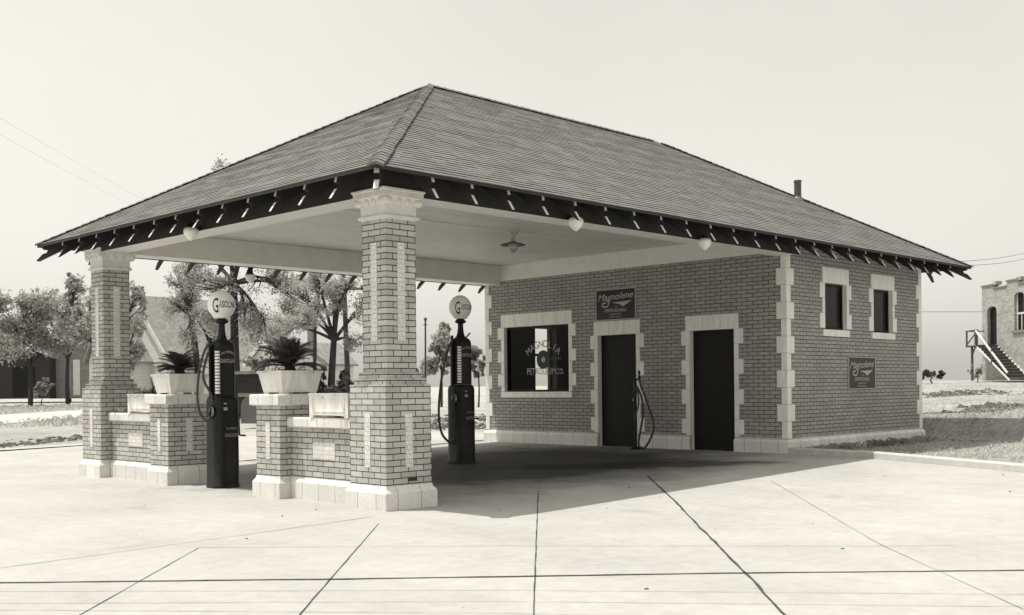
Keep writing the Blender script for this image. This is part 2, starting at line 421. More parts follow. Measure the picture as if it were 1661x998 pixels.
ribbon(jb, [(-2.73, -.9), (-.93, -2.84), (1.4, -5.6)], .008, .004, mi=1)
ribbon(jb, [(4.91, -1.71), (1.2, -5.01), (-.78, -6.93)], .006, .004, mi=1)
for q in ([(-4.62, -1.71), (-2.33, -4.24), (-.3, -6.76)], [(-4.85, -2.35), (-2.84, -4.76), (-1, -7.3)], [(-4.9, -2.0), (-2.6, -4.5), (-.6, -7.0)]): ribbon(jb, q, .006, .003, mi=1)
struct(jb.build('driveway_joints', ['joint', 'hairline']))
kb = MB(); K3 = [np.array(p) for p in KERB]
rings = []
for i, p in enumerate(K3):
    d = K3[min(i + 1, len(K3) - 1)] - K3[max(i - 1, 0)]; d = d / np.linalg.norm(d); nn = np.array((-d[1], d[0]))
    if nn[0] < 0: nn = -nn
    zb = zs(p[0]) - .03; zt = zs(p[0]) + .105
    rings.append([(*(p - nn * .0), zb), (*(p + nn * .012), zt - .02), (*(p + nn * .03), zt), (*(p + nn * .15), zt), (*(p + nn * .16), zb)])
kb.loft(rings); struct(kb.build('kerb', 'kerbmat'))
rd = MB()
lo0, ld = np.array((7.26, 31.0)), np.array((.70, .714)); up0, ud = np.array((12.4, 45.2)), np.array((.68, .733))
for k in range(-5, 8):
    a0, a1 = lo0 + ld * k * 8, lo0 + ld * (k + 1) * 8; b0, b1 = up0 + ud * k * 8, up0 + ud * (k + 1) * 8
    rd.add([(*p, max(ground_z(*p), 0) + .02) for p in (a0, a1, b1, b0)], [(0, 1, 2, 3)])
struct(rd.build('road', 'road'))

# ------------------------------------------------------------------ the station
W, S, D = 7.58, .641, .11
Y0, Y1, X0, X1, ZB, ZT = .30, 7.56, 8.70, 13.78, .155, 3.53
st = thing('gas_station', 'brick filling station with shingled hip roof reaching over a drive-through canopy', 'building')
def wall(mb, axis_, pos, th, u0, u1, z0, z1, holes, inward=1, mi=0):
    us = sorted(set([u0, u1] + [h[0] for h in holes] + [h[1] for h in holes])); zz = sorted(set([z0, z1] + [h[2] for h in holes] + [h[3] for h in holes]))
    def pt(u, dpt, z): return (pos + dpt * inward, u, z) if axis_ == 'x' else (u, pos + dpt * inward, z)
    for a, b in zip(us, us[1:]):
        for c, d_ in zip(zz, zz[1:]):
            if any(h[0] <= a and b <= h[1] and h[2] <= c and d_ <= h[3] for h in holes): continue
            for dp in (0, th): mb.add([pt(a, dp, c), pt(b, dp, c), pt(b, dp, d_), pt(a, dp, d_)], [(0, 1, 2, 3)], mi if dp == 0 else 1)
    for h in holes:
        a, b, c, d_ = h
        for q in ([(a, c), (b, c)], [(b, c), (b, d_)], [(b, d_), (a, d_)], [(a, d_), (a, c)]):
            mb.add([pt(q[0][0], 0, q[0][1]), pt(q[1][0], 0, q[1][1]), pt(q[1][0], th, q[1][1]), pt(q[0][0], th, q[0][1])], [(0, 1, 2, 3)], 2)
    for q in ([(u0, z0), (u0, z1)], [(u1, z0), (u1, z1)], [(u0, z1), (u1, z1)]):
        mb.add([pt(q[0][0], 0, q[0][1]), pt(q[1][0], 0, q[1][1]), pt(q[1][0], th, q[1][1]), pt(q[0][0], th, q[0][1])], [(0, 1, 2, 3)], mi)
WIN = (5.185, 7.0, 1.21, 2.55); DR1 = (3.49, 4.43, ZB, 2.285); DR2 = (1.33, 2.265, ZB, 2.285)
SW1 = (9.96, 10.735, 2.27, 3.085); SW2 = (11.757, 12.53, 2.265, 3.08); BW = (9.90, 10.60, 1.1, 2.6)
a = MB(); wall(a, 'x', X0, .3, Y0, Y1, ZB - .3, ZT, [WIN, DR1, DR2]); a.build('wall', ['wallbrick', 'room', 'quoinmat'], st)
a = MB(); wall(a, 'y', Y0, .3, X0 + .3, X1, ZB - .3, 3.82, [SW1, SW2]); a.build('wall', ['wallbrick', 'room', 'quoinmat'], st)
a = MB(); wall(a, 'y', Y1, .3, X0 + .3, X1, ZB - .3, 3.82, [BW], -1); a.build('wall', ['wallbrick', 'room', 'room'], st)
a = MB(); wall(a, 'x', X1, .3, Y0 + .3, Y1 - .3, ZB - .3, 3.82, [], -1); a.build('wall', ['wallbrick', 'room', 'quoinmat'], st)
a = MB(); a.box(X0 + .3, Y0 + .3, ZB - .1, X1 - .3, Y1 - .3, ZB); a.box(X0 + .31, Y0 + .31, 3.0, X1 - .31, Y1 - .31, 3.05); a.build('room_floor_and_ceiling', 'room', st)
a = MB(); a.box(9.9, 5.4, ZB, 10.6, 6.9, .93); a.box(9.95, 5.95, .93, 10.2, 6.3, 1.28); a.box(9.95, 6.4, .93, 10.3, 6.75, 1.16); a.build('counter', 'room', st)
# plinth courses of terracotta, broken at the doors
a = MB(); prof = [(.05, ZB - .3), (.05, .345), (.035, .37), (.0, .41)]
def plinth_x(y0, y1, e0, e1):
    a.loft([[(X0 - o, y0 - (o if e0 else 0), z), (X0 - o, y1 + (o if e1 else 0), z), (X0 + .02, y1 + (o if e1 else 0), z), (X0 + .02, y0 - (o if e0 else 0), z)] for o, z in prof])
plinth_x(Y0, DR2[0], 1, 0); plinth_x(DR2[1], DR1[0], 0, 0); plinth_x(DR1[1], Y1, 0, 1)
a.loft([[(X0 + .02, Y0 - o, z), (X1 + o, Y0 - o, z), (X1 + o, Y0 + .02, z), (X0 + .02, Y0 + .02, z)] for o, z in prof])
a.loft([[(X0 + .02, Y1 + o, z), (X1 + o, Y1 + o, z), (X1 + o, Y1 - .02, z), (X0 + .02, Y1 - .02, z)] for o, z in prof])
a.loft([[(X1 + o, Y0 + .02, z), (X1 + o, Y1 - .02, z), (X1 - .02, Y1 - .02, z), (X1 - .02, Y0 + .02, z)] for o, z in prof])
a.build('plinth', 'terra', st)
# quoins
def quoin(cx, cy, sx, sy, ztop):
    mb = MB(); z = .412; k = 0; h = .2855; e = .012
    while z < ztop - .02:
        z1 = min(z + h - .006, ztop); lx, ly = ((.22, .185) if k % 2 else (.115, .10))
        xa, xb = sorted((cx - sx * e, cx + sx * lx)); ya, yb = sorted((cy - sy * e, cy + sy * ly))
        mb.box(xa, ya, z, xb, yb, z1); z += h; k += 1
    return mb.build('quoin', 'quoinmat', st)
quoin(X0, Y0, 1, 1, 3.525); quoin(X0, Y1, 1, -1, 3.525); quoin(X1, Y0, -1, 1, 3.66); quoin(X1, Y1, -1, -1, 3.66)
# openings
def surround(kind, ax, pos, sgn, hole, head, jh, sill, big, small, over, e=.014, first_big=True, nl=3):
    a_, b_, c_, d_ = hole
    def bx(mb, u0, u1, z0, z1, ee=e):
        p0, p1 = sorted((pos - sgn * ee, pos + sgn * .1))
        if ax == 'x': mb.box(p0, u0, z0, p1, u1, z1)
        else: mb.box(u0, p0, z0, u1, p1, z1)
    mb = MB(); wl = (b_ - a_ + 2 * over) / nl
    for i in range(nl): bx(mb, a_ - over + i * wl + .003, a_ - over + (i + 1) * wl - .003, d_ + .002, d_ + head)
    zlow = c_ if sill else .412
    z = d_; k = 0
    while z > zlow + .02:
        z2 = max(z - jh, zlow); ww = big if (k % 2 == 0) == first_big else small
        bx(mb, a_ - ww, a_ - .001, z2 + .005, z - .001); bx(mb, b_ + .001, b_ + ww, z2 + .005, z - .001); z = z2; k += 1
    o = mb.build(kind, 'quoinmat', st)
    if sill:
        ms = MB(); ws = (b_ - a_ + 2 * over) / nl
        for i in range(nl): bx(ms, a_ - over + i * ws + .003, a_ - over + (i + 1) * ws - .003, c_ - .12, c_ - .002, e + .012)
        ms.build('sill', 'quoinmat', o)
    return o
win = surround('window', 'x', X0, 1, WIN, .265, .245, True, .19, .09, .09, nl=5)
a = MB(); a.add([(X0 + .087, WIN[1], WIN[2]), (X0 + .087, WIN[0], WIN[2]), (X0 + .087, WIN[0], WIN[3]), (X0 + .087, WIN[1], WIN[3])], [(0, 1, 2, 3)]); a.build('pane', 'glass', win)
a = MB()
for y0, y1, z0, z1 in ((WIN[0], WIN[0] + .04, WIN[2], WIN[3]), (WIN[1] - .04, WIN[1], WIN[2], WIN[3]), (WIN[0] + .04, WIN[1] - .04, WIN[2], WIN[2] + .04), (WIN[0] + .04, WIN[1] - .04, WIN[3] - .04, WIN[3])): a.box(X0 + .07, y0, z0, X0 + .105, y1, z1)
a.build('frame', 'door', win)
a = MB()
for y0, y1, z0, z1 in ((WIN[0], WIN[0] + .004, WIN[2], WIN[3]), (WIN[1] - .004, WIN[1], WIN[2], WIN[3]), (WIN[0] + .004, WIN[1] - .004, WIN[2], WIN[2] + .004)): a.box(X0 + .106, y0, z0, X0 + .31, y1, z1)
a.build('inner_lining', 'door', win)
def wall_text(mb, V, F, x, yc, zc, mi=0):   # reads from the canopy: text right is -y
    mb.add([(x, yc - p[0], zc + p[1]) for p in V], F, mi)
a = MB(); ang = 0
for i, ch in enumerate('MAGNOLIA'):
    V, F = textgeo(ch, .2); t = (i - 3.5) * .185 * 1.12; Rr = .66
    V = V.copy(); V[:, 0] *= .9; V[:, 1] *= 1.05
    c, s_ = math.cos(-t * .95), math.sin(-t * .95); th = t * .95
    V2 = np.column_stack([V[:, 0] * c - V[:, 1] * s_, V[:, 0] * s_ + V[:, 1] * c])
    wall_text(a, V2, F, X0 + .082, 5.965 - Rr * math.sin(th), 1.86 - .335 + Rr * math.cos(th))
a.build('window_lettering', 'letter', win); a = MB(); V, F = fit_text('PETROLEUM', .80, .135); wall_text(a, V, F, X0 + .082, 6.03, 1.625)
V, F = fit_text('CO.', .2, .115); wall_text(a, V, F, X0 + .082, 5.5, 1.615)
a.build('window_lettering', 'letter', win)
a = MB(); n = 36
def disc(mb, x, yc, zc, r0, r1, ry, mi):
    vs = []
    for i in range(n):
        t = 2 * math.pi * i / n
        for r in (r0, r1): vs.append((x, yc + r * ry * math.cos(t), zc + r * math.sin(t)))
    mb.add(vs, [(2 * i, 2 * i + 1, (2 * i + 3) % (2 * n), (2 * i + 2) % (2 * n)) for i in range(n)], mi)
disc(a, X0 + .0815, 5.965, 1.86, .055, .19, .98, 0); disc(a, X0 + .0815, 5.965, 1.86, .0, .054, .98, 1)
a.box(X0 + .0800, 5.47, 1.855, X0 + .0812, 5.77, 1.895, 0)
a.build('window_emblem', ['blackletter', 'letter'], win)
for nm, h in (('first', SW1), ('second', SW2)):
    o = surround('window', 'y', Y0, 1, h, .275, .265, True, .17, .085, .085, nl=2)
    a = MB(); a.add([(h[0], Y0 + .087, h[2]), (h[1], Y0 + .087, h[2]), (h[1], Y0 + .087, h[3]), (h[0], Y0 + .087, h[3])], [(0, 1, 2, 3)]); a.build('pane', 'glass', o)
    a = MB()
    for x0, x1, z0, z1 in ((h[0], h[0] + .045, h[2], h[3]), (h[1] - .045, h[1], h[2], h[3]), (h[0] + .045, h[1] - .045, h[2], h[2] + .05), (h[0] + .045, h[1] - .045, h[3] - .045, h[3])): a.box(x0, Y0 + .07, z0, x1, Y0 + .11, z1)
    a.build('sash', 'door', o)
    a = MB(); a.box(h[0] + .001, Y0 + .115, h[2] + .001, h[1] - .001, Y0 + .125, h[3] - .001); a.build('black_backing', 'door', o)  # black sheet added behind the pane so the opening reads as dark
o = surround('window', 'y', Y1, -1, BW, .2, .26, True, .17, .085, .085, nl=2)
a = MB(); a.box(BW[0], Y1 - .12, (BW[2] + BW[3]) / 2 + .13, BW[1], Y1 - .08, (BW[2] + BW[3]) / 2 + .19)
a.box(BW[0], Y1 - .12, BW[2], BW[0] + .04, Y1 - .08, BW[3]); a.box(BW[1] - .04, Y1 - .12, BW[2], BW[1], Y1 - .08, BW[3]); a.build('sash', 'door', o)
for h, knob in ((DR1, True), (DR2, False)):
    a = MB(); a.box(X0 + .10, h[0] + .001, ZB, X0 + .15, h[1] - .001, h[3] - .001)
    d = a.build('door', 'door', st)
    o = surround('door_surround', 'x', X0, 1, h, .265, .262, False, .185, .09, .095); o.parent = d
    if knob:
        a = MB(); a.ellipsoid((X0 + .04, h[0] + .10, 1.05), .03, .03, .03); a.tube([(X0 + .1, h[0] + .1, 1.05), (X0 + .04, h[0] + .1, 1.05)], .012)
        a.bar((X0 + .045, h[0] + .1, 1.05), (X0 + .045, h[0] - .0, 1.10), .018); a.build('handle', 'metal', d)
# canopy beams, frieze and boarded ceiling
ZC = 3.85
a = MB(); a.box(.05, .06, 3.45, .055, W - .06, ZC - .12); a.box(.055, .055, 3.45, X0, .06, ZC - .12); a.box(.055, W - .06, 3.45, X0, W - .055, ZC - .12); a.build('fascia', 'dark', st)
a = MB()
a.box(.056, .061, 3.462, .48, W - .061, ZC - .002)
a.box(.481, .061, 3.462, X0 + .01, .48, ZC - .002); a.box(.481, W - .48, 3.462, X0 + .01, W - .061, ZC - .002)
a.build('beam', 'white', st)
a = MB(); a.box(X0 - .03, .482, 3.532, X0 + .2, W - .482, ZC - .001); a.box(X0 - .045, .482, ZC - .05, X0 - .03, W - .482, ZC - .002); a.build('frieze', 'white', st)
M['ceil'] = brickmat('ceiling boards', .74, .68, .28, 5., .085, .007, stain=.1, bstr=.3, rough=.5)
a = MB(); a.box(.3, .3, ZC, X0 + .25, W - .3, ZC + .04); a.build('ceiling', 'ceil', st)
a = MB(); a.tube([(1.5, 3.26, ZC - .012), (7.6, 3.26, ZC - .008)], .007, 6); a.build('conduit', 'white', st)

# columns
def column(y0):
    x0, x1, y1 = 0., S, y0 + S
    mb = MB(); h1, h2, h3 = 1.365, 1.576, 3.19
    mb.sqlathe(x0, y0, x1, y1, [(0, .255), (0, h1), (-.036, h1), (-.036, h1 + .0667), (-.073, h1 + .0667), (-.073, h1 + .1334), (-D, h1 + .1334), (-D, h3)])
    c = mb.build('column', 'brick', st)
    mb = MB(); mb.sqlathe(x0, y0, x1, y1, [(.045, -.05), (.045, .185), (.035, .2), (.012, .23), (.004, .262)]); mb.build('base', 'terra', c)
    mb = MB()
    mb.sqlathe(x0 + D, y0 + D, x1 - D, y1 - D, [(.004, h3 - .005), (.034, h3 + .012), (.034, h3 + .035), (.01, h3 + .05), (.008, h3 + .15), (.03, h3 + .16), (.045, h3 + .20), (.068, h3 + .235),
                                           (.07, h3 + .24), (.07, h3 + .298), (.084, h3 + .305), (.084, h3 + .325)])
    zE = h3 + .2
    for k in range(4):
        t = (k + .5) / 4
        for px, py, rx, ry in ((x0 + D - .036, y0 + D - .04 + t * (S - 2 * D + .08), .03, .046), (x1 - D + .036, y0 + D - .04 + t * (S - 2 * D + .08), .03, .046),
                               (x0 + D - .04 + t * (S - 2 * D + .08), y0 + D - .036, .046, .03), (x0 + D - .04 + t * (S - 2 * D + .08), y1 - D + .036, .046, .03)):
            mb.ellipsoid((px, py, zE), rx, ry, .055)
    for px in (x0 + D - .03, x1 - D + .03):
        for py in (y0 + D - .03, y1 - D + .03): mb.ellipsoid((px, py, zE - .0), .05, .05, .055)
    mb.build('capital', 'capital', c)
    cx, cy = (x0 + x1) / 2, (y0 + y1) / 2
    for (z0, z1, ins, hw) in ((.457, 1.046, 0., .05), (1.84, 2.93, D, .052)):
        for q in range(4):
            mb = MB(); e = .006
            if q == 0: mb.box(x0 + ins - e, cy - hw, z0, x0 + ins + .02, cy + hw, z1)
            if q == 1: mb.box(cx - hw, y0 + ins - e, z0, cx + hw, y0 + ins + .02, z1)
            if q == 2: mb.box(x1 - ins - .02, cy - hw, z0, x1 - ins + e, cy + hw, z1)
            if q == 3: mb.box(cx - hw, y1 - ins - .02, z0, cx + hw, y1 - ins + e, z1)
            mb.build('inset_panel', 'panel', c)
    return c
c1 = column(0.); c2 = column(W - S)
mb = MB(); mb.box(.30, -.004, .30, .43, .02, .335); mb.build('maker_plate', 'dark', c1)

# roof: shingle courses laid one above the other
E0x, E0y, E1x, E1y, ZE, ZR = -.48, -.48, 14.37, W + .48, 3.60, 6.076
RX1, RX2, RYm = 3.918, 9.825, W / 2
def roof_plane(corners, ncourse, mb):
    # corners: eave a, eave b, ridge b, ridge a
    ea, eb, rb, ra = [np.array(p, float) for p in corners]
    nrm = np.cross(eb - ea, ra - ea); nrm /= np.linalg.norm(nrm)
    if nrm[2] < 0: nrm = -nrm
    for k in range(ncourse):
        t0, t1 = k / ncourse, min((k + 1.02) / ncourse, 1)
        A0, B0 = ea + (ra - ea) * t0, eb + (rb - eb) * t0; A1, B1 = ea + (ra - ea) * t1, eb + (rb - eb) * t1
        ln = np.linalg.norm(B0 - A0); n_ = max(1, int(ln / .32)); br = np.linspace(0, 1, n_ + 1)
        br[1:-1] += RNG.uniform(-.3, .3, max(0, n_ - 1)) / n_
        wav = .001 * math.sin(k * .9)
        for s0, s1 in zip(br, br[1:]):
            lift = .011 + random.uniform(-.0025, .003) + wav; slip = random.uniform(-.004, .004) / 5 * (ra - ea) / 1.0 * .35
            if k == 0: slip = slip * 0
            b0, b1 = A0 + (B0 - A0) * s0 + slip, A0 + (B0 - A0) * s1 + slip
            u0, u1 = A1 + (B1 - A1) * s0, A1 + (B1 - A1) * s1
            lo0, lo1 = b0 + nrm * .002, b1 + nrm * .002
            p0, p1 = b0 + nrm * lift, b1 + nrm * lift
            q0, q1 = u0 + nrm * .004, u1 + nrm * .004
            mb.add([lo0, lo1, p1, p0], [(0, 1, 2, 3)], 1); mb.add([p0, p1, q1, q0], [(0, 1, 2, 3)])
        
rf = MB()
EA, EB, EC, ED = (E0x, E0y, ZE), (E1x, E0y, ZE), (E1x, E1y, ZE), (E0x, E1y, ZE)
RA, RB = (RX1, RYm, ZR), (RX2, RYm, ZR)
roof_plane((EA, EB, RB, RA), 54, rf); roof_plane((EC, ED, RA, RB), 54, rf)
roof_plane((ED, EA, RA, RA), 54, rf); roof_plane((EB, EC, RB, RB), 54, rf)
roof = rf.build('roof', ['shingle', 'shingle_end'], st)
# boarded deck under the shingles with its dark soffit
dk = MB(); t_ = .035
low = [(x, y, z - t_) for x, y, z in (EA, EB, EC, ED, RA, RB)]; top = [EA, EB, EC, ED, RA, RB]
dk.add(list(top) + low, [(0, 1, 5, 4), (2, 3, 4, 5), (3, 0, 4), (1, 2, 5), (6, 10, 11, 7), (8, 11, 10, 9), (9, 10, 6), (7, 11, 8), (0, 6, 7, 1), (1, 7, 8, 2), (2, 8, 9, 3), (3, 9, 6, 0)])
dk.build('soffit', 'dark', roof)
def hipcap(p0, p1, step, name='hip_cap', wd=.09):
    p0, p1 = np.array(p0, float), np.array(p1, float); d = p1 - p0; ln = np.linalg.norm(d); d /= ln
    r = np.cross(d, (0, 0, 1.)); r /= np.linalg.norm(r); u = np.cross(r, d); mb = MB(); n_ = int(ln / step)
    drop = .0
    sl = .58 * wd * .72 if abs(d[2]) > .1 else .58 * wd
    for i in range(n_):
        a0 = p0 + d * i * step; a1 = a0 + d * step * 1.25; l0 = .042 + random.uniform(-.003, .004); l1 = .032
        w_ = wd * random.uniform(.93, 1.07)
        rows = []
        for aa, lf in ((a0, l0), (a1, l1)):
            rows.append([aa + r * w_ * s_ + u * (lf - sl * (abs(s_) ** 1.4)) for s_ in (-1, -.55, 0, .55, 1)])
        vs = rows[0] + rows[1] + [v - u * .03 for v in rows[0]]
        mb.add(vs, [(j, j + 1, 5 + j + 1, 5 + j) for j in range(4)] + [(10 + j, 11 + j, j + 1, j) for j in range(4)])
    return mb.build(name, 'hipcap', roof)
hipcap(EA, RA, .13); hipcap(EB, RB, .13); hipcap(EC, RB, .13); hipcap(ED, RA, .13); hipcap(RA, RB, .16, 'ridge_cap', .10)
# rafter tails: one shape, copied round the eaves (origin at the beam line, local x outwards)
SLP = (ZR - ZE) / (RYm - E0y)
def tail_mesh(k=1., th=.042):
    mb = MB(); zu = lambda s_: -SLP * s_ / k - .037
    pr = [(-.2, zu(-.2)), (.40 * k, zu(.40 * k)), (.415 * k, zu(.40 * k) - .075), (.355 * k, zu(.4 * k) - .09), (.37 * k, zu(.4 * k) - .13), (.41 * k, zu(.4 * k) - .145),
          (.485 * k, zu(.4 * k) - .255), (.46 * k, zu(.4 * k) - .26), (.05 * k, zu(.05 * k) - .19), (-.2, zu(-.2) - .19)]
    n_ = len(pr); vs = [(x, -th / 2, z) for x, z in pr] + [(x, th / 2, z) for x, z in pr]
    mb.add(vs, [tuple(range(n_))[::-1], tuple(range(n_, 2 * n_))], 0)
    for i in range(n_):
        j = (i + 1) % n_; mb.add([vs[i], vs[j], vs[j + n_], vs[i + n_]], [(0, 1, 2, 3)], 1 if i in (1, 5) else 0)
    return mb
tail0 = tail_mesh().build('rafter_tail', ['dark', 'tailend']); hip0 = tail_mesh(1.414, .055).build('rafter_tail', ['dark', 'tailend'])
def put_tail(src, x, y, rz, first=[None, None]):
    i = 0 if src is tail0 else 1
    if first[i] is None: first[i] = o = src
    else: o = src.copy(); COL.objects.link(o)
    o.parent = roof; o.location = (x, y, ZE + SLP * .48); o.rotation_euler = (0, 0, rz)
for i in range(13): put_tail(tail0, 0, .3 + i * (W - .6) / 12, math.pi); put_tail(tail0, E1x - .48, .3 + i * (W - .6) / 12, 0)
for i in range(24): put_tail(tail0, .35 + i * (E1x - .48 - .7) / 23, 0, -math.pi / 2); put_tail(tail0, .35 + i * (E1x - .48 - .7) / 23, W, math.pi / 2)
for x, y, rz in ((0, 0, -.75), (E1x - .48, 0, -.25), (0, W, .75), (E1x - .48, W, .25)): put_tail(hip0, x, y, rz * math.pi)
# vent pipe near the far hip
vx, vy = 11.75, 1.85; vz = ZE + SLP * (vy - E0y)
mb = MB(); mb.tube([(vx, vy, vz - .1), (vx, vy, vz + .34)], .07, 14); mb.tube([(vx, vy, vz + .32), (vx, vy, vz + .36)], .076, 14)
vp = mb.build('vent_pipe', 'pipe', roof); mb = MB(); mb.lathe(vx, vy, [(.13, vz - .06), (.1, vz + .0), (.075, vz + .04)], 14); mb.build('flashing', 'greymetal', vp)

# ------------------------------------------------------------------ low walls between the columns and the pumps
def island(label, pier_y, wall_y0, wall_y1):
    t = thing('brick_wall', label, 'wall', (.3, pier_y, 0), 'low brick walls under the canopy edge')
    ps = .521
    mb = MB(); mb.box(.16, wall_y0, .255, .48, wall_y1, .855); mb.build('wall_panel', 'brick', t)
    mb = MB(); mb.loft([[(.16 - o, wall_y0, z), (.16 - o, wall_y1, z), (.48 + o, wall_y1, z), (.48 + o, wall_y0, z)] for o, z in ((.035, -.05), (.035, .20), (.0, .258))]); mb.build('wall_base', 'terra', t)
    mb = MB(); mb.loft([[(.16 - o, wall_y0 + .0, z), (.16 - o, wall_y1, z), (.48 + o, wall_y1, z), (.48 + o, wall_y0, z)] for o, z in ((.03, .857), (.06, .875), (.06, .965), (.045, .985))]); mb.build('coping', 'terra', t)
    yc = (wall_y0 + wall_y1) / 2
    mb = MB(); mb.box(.153, yc - .22, .49, .165, yc + .22, .69); mb.build('inset_panel', 'panel', t)
    mb = MB(); mb.box(0, pier_y, .255, S, pier_y + ps, 1.12); p = mb.build('pier', 'brick', t)
    mb = MB(); mb.sqlathe(0, pier_y, S, pier_y + ps, [(.04, -.05), (.04, .185), (.03, .2), (.01, .23), (.003, .26)]); mb.build('pier_base', 'terra', p)
    mb = MB(); mb.sqlathe(0, pier_y, S, pier_y + ps, [(.03, 1.121), (.06, 1.135), (.06, 1.25), (.048, 1.262)]); mb.build('cap', 'terra', p)
    cy = pier_y + ps / 2; cx = S / 2
    for b in ((-.006, cy - .045, .47, .02, cy + .045, .925), (cx - .045, pier_y - .006, .47, cx + .045, pier_y + .02, .925), (S - .02, cy - .045, .47, S + .006, cy + .045, .925), (cx - .045, pier_y + ps - .02, .47, cx + .045, pier_y + ps + .006, .925)):
        mb = MB(); mb.box(*b); mb.build('inset_panel', 'panel', p)
    return t
island('low brick wall and pier joined to the near front column', 2.05, S + .047, 2.05 - .002)
island('low brick wall and pier joined to the far left column', 4.829, 4.829 + .523, W - S - .047)

# planters
def taper_planter(label, yc, xc=.325):
    t = thing('planter', label, 'planter', (xc, yc, 1.262), 'cast stone planters on the low walls')
    mb = MB(); z0, z1 = 1.285, 1.55
    mb.sqlathe(xc - .25, yc - .21, xc + .25, yc + .21, [(0, z0), (.045, z1 - .035), (.06, z1 - .03), (.06, z1), (.03, z1), (.02, z1 - .06)])
    for sx in (-1, 1):
        for sy in (-1, 1): mb.box(xc + sx * .2 - .045, yc + sy * .16 - .045, 1.262, xc + sx * .2 + .045, yc + sy * .16 + .045, z0 + .01)
    mb.build('box', 'planter', t)
    for sgn in (-1, 1):      # raised moulding frame on the broad sides
        mb = MB()
        for (xa, xb, za, zb_) in ((-.19, .19, .05, .065), (-.19, .19, .18, .195), (-.19, -.172, .065, .18), (.172, .19, .065, .18)):
            o0 = .045 * za / .23 + .004; o1 = .045 * zb_ / .23 + .004; b_ = yc + sgn * .21
            mb.add([(xc + xa, b_ + sgn * o0, z0 + za), (xc + xb, b_ + sgn * o0, z0 + za), (xc + xb, b_ + sgn * o1, z0 + zb_), (xc + xa, b_ + sgn * o1, z0 + zb_),
                    (xc + xa, b_ + sgn * (o0 - .02), z0 + za), (xc + xb, b_ + sgn * (o0 - .02), z0 + za), (xc + xb, b_ + sgn * (o1 - .02), z0 + zb_), (xc + xa, b_ + sgn * (o1 - .02), z0 + zb_)],
                   [(0, 1, 2, 3), (0, 4, 5, 1), (1, 5, 6, 2), (2, 6, 7, 3), (3, 7, 4, 0)])
        mb.build('moulding', 'planter', t)
    mb = MB(); mb.box(xc - .24, yc - .2, z1 - .07, xc + .24, yc + .2, z1 - .045); mb.build('soil', 'soil', t)
def box_planter(label, y0, y1, z0=.986, z1=1.272):
    x0, x1 = .09, .50
    t = thing('planter', label, 'planter', ((x0 + x1) / 2, (y0 + y1) / 2, z0), 'cast stone planters on the low walls')
    mb = MB(); mb.sqlathe(x0, y0, x1, y1, [(0, z0 + .028), (0, z1 - .02), (.008, z1 - .018), (.008, z1), (-.04, z1), (-.04, z1 - .06)])
    for xx in (x0, x1 - .07):
        for yy in (y0, y1 - .07): mb.box(xx, yy, z0, xx + .07, yy + .07, z0 + .03)
    mb.build('box', 'planter', t)
    mb = MB()
    for ya, yb, za, zb_ in ((y0 + .06, y1 - .06, .065, .08), (y0 + .06, y1 - .06, .225, .24), (y0 + .06, y0 + .075, .08, .225), (y1 - .075, y1 - .06, .08, .225)): mb.box(x0 - .006, ya, z0 + za, x0 + .002, yb, z0 + zb_)
    mb.build('moulding', 'planter', t)
    mb = MB(); mb.box(x0 + .041, y0 + .041, z1 - .08, x1 - .041, y1 - .041, z1 - .055); mb.build('soil', 'soil', t)
taper_planter('tapered white planter on the pier right of the front gasoline pump', 2.05 + .26)
taper_planter('tapered white planter on the pier behind the hose of the front pump', 4.829 + .26)
box_planter('rectangular white planter on the low wall against the near column', .80, 1.56)
box_planter('rectangular white planter on the low wall beside the far left column', 5.46, 6.23)
def quad_leaf(mb, p, d, s, ln, wd):
    p = np.array(p); mb.add([p - s * wd, p + d * ln * .5 - s * wd, p + d * ln, p + d * ln * .5 + s * wd], [(0, 1, 2, 3)])
def sago(label, xc, yc, z, n=26, ln=.55):
    mb = MB(); stem = MB(); stem.lathe(xc, yc, [(.07, z - .08), (.09, z + .02), (.06, z + .1), (.02, z + .13)], 10)
    for k in range(n):
        az = k * 2.4 + random.uniform(-.2, .2); el = R(random.uniform(22, 85)); L_ = ln * random.uniform(.75, 1.15)
        pts = []; p = np.array((xc, yc, z + .08)); e = el
        for i in range(15):
            d = np.array((math.cos(az) * math.cos(e), math.sin(az) * math.cos(e), math.sin(e))); pts.append((p.copy(), d)); p = p + d * L_ / 14; e -= R(4.2)
        mb.tube([q for q, _ in pts], [.006 * (1 - .05 * i) for i in range(15)], 4, 0)
        for i, (q, d) in enumerate(pts[2:]):
            side = np.cross(d, (0, 0, 1.)); side /= np.linalg.norm(side) + 1e-9; upv = np.cross(side, d)
            l2 = .10 * math.sin(math.pi * (i + 1.5) / 15)
            for sg in (-1, 1):
                for off_ in (0, .5):
                    dd = side * sg * .85 + d * .5 + upv * .25; dd /= np.linalg.norm(dd)
                    quad_leaf(mb, q + d * L_ / 14 * off_, dd, np.cross(dd, upv), l2, .008)
    t = thing('palm_plant', label, 'plant', (xc, yc, z), 'potted plants in the planters')
    mb.build('fronds', 'leafdark', t, uv=False); stem.build('stem', 'bark', t)
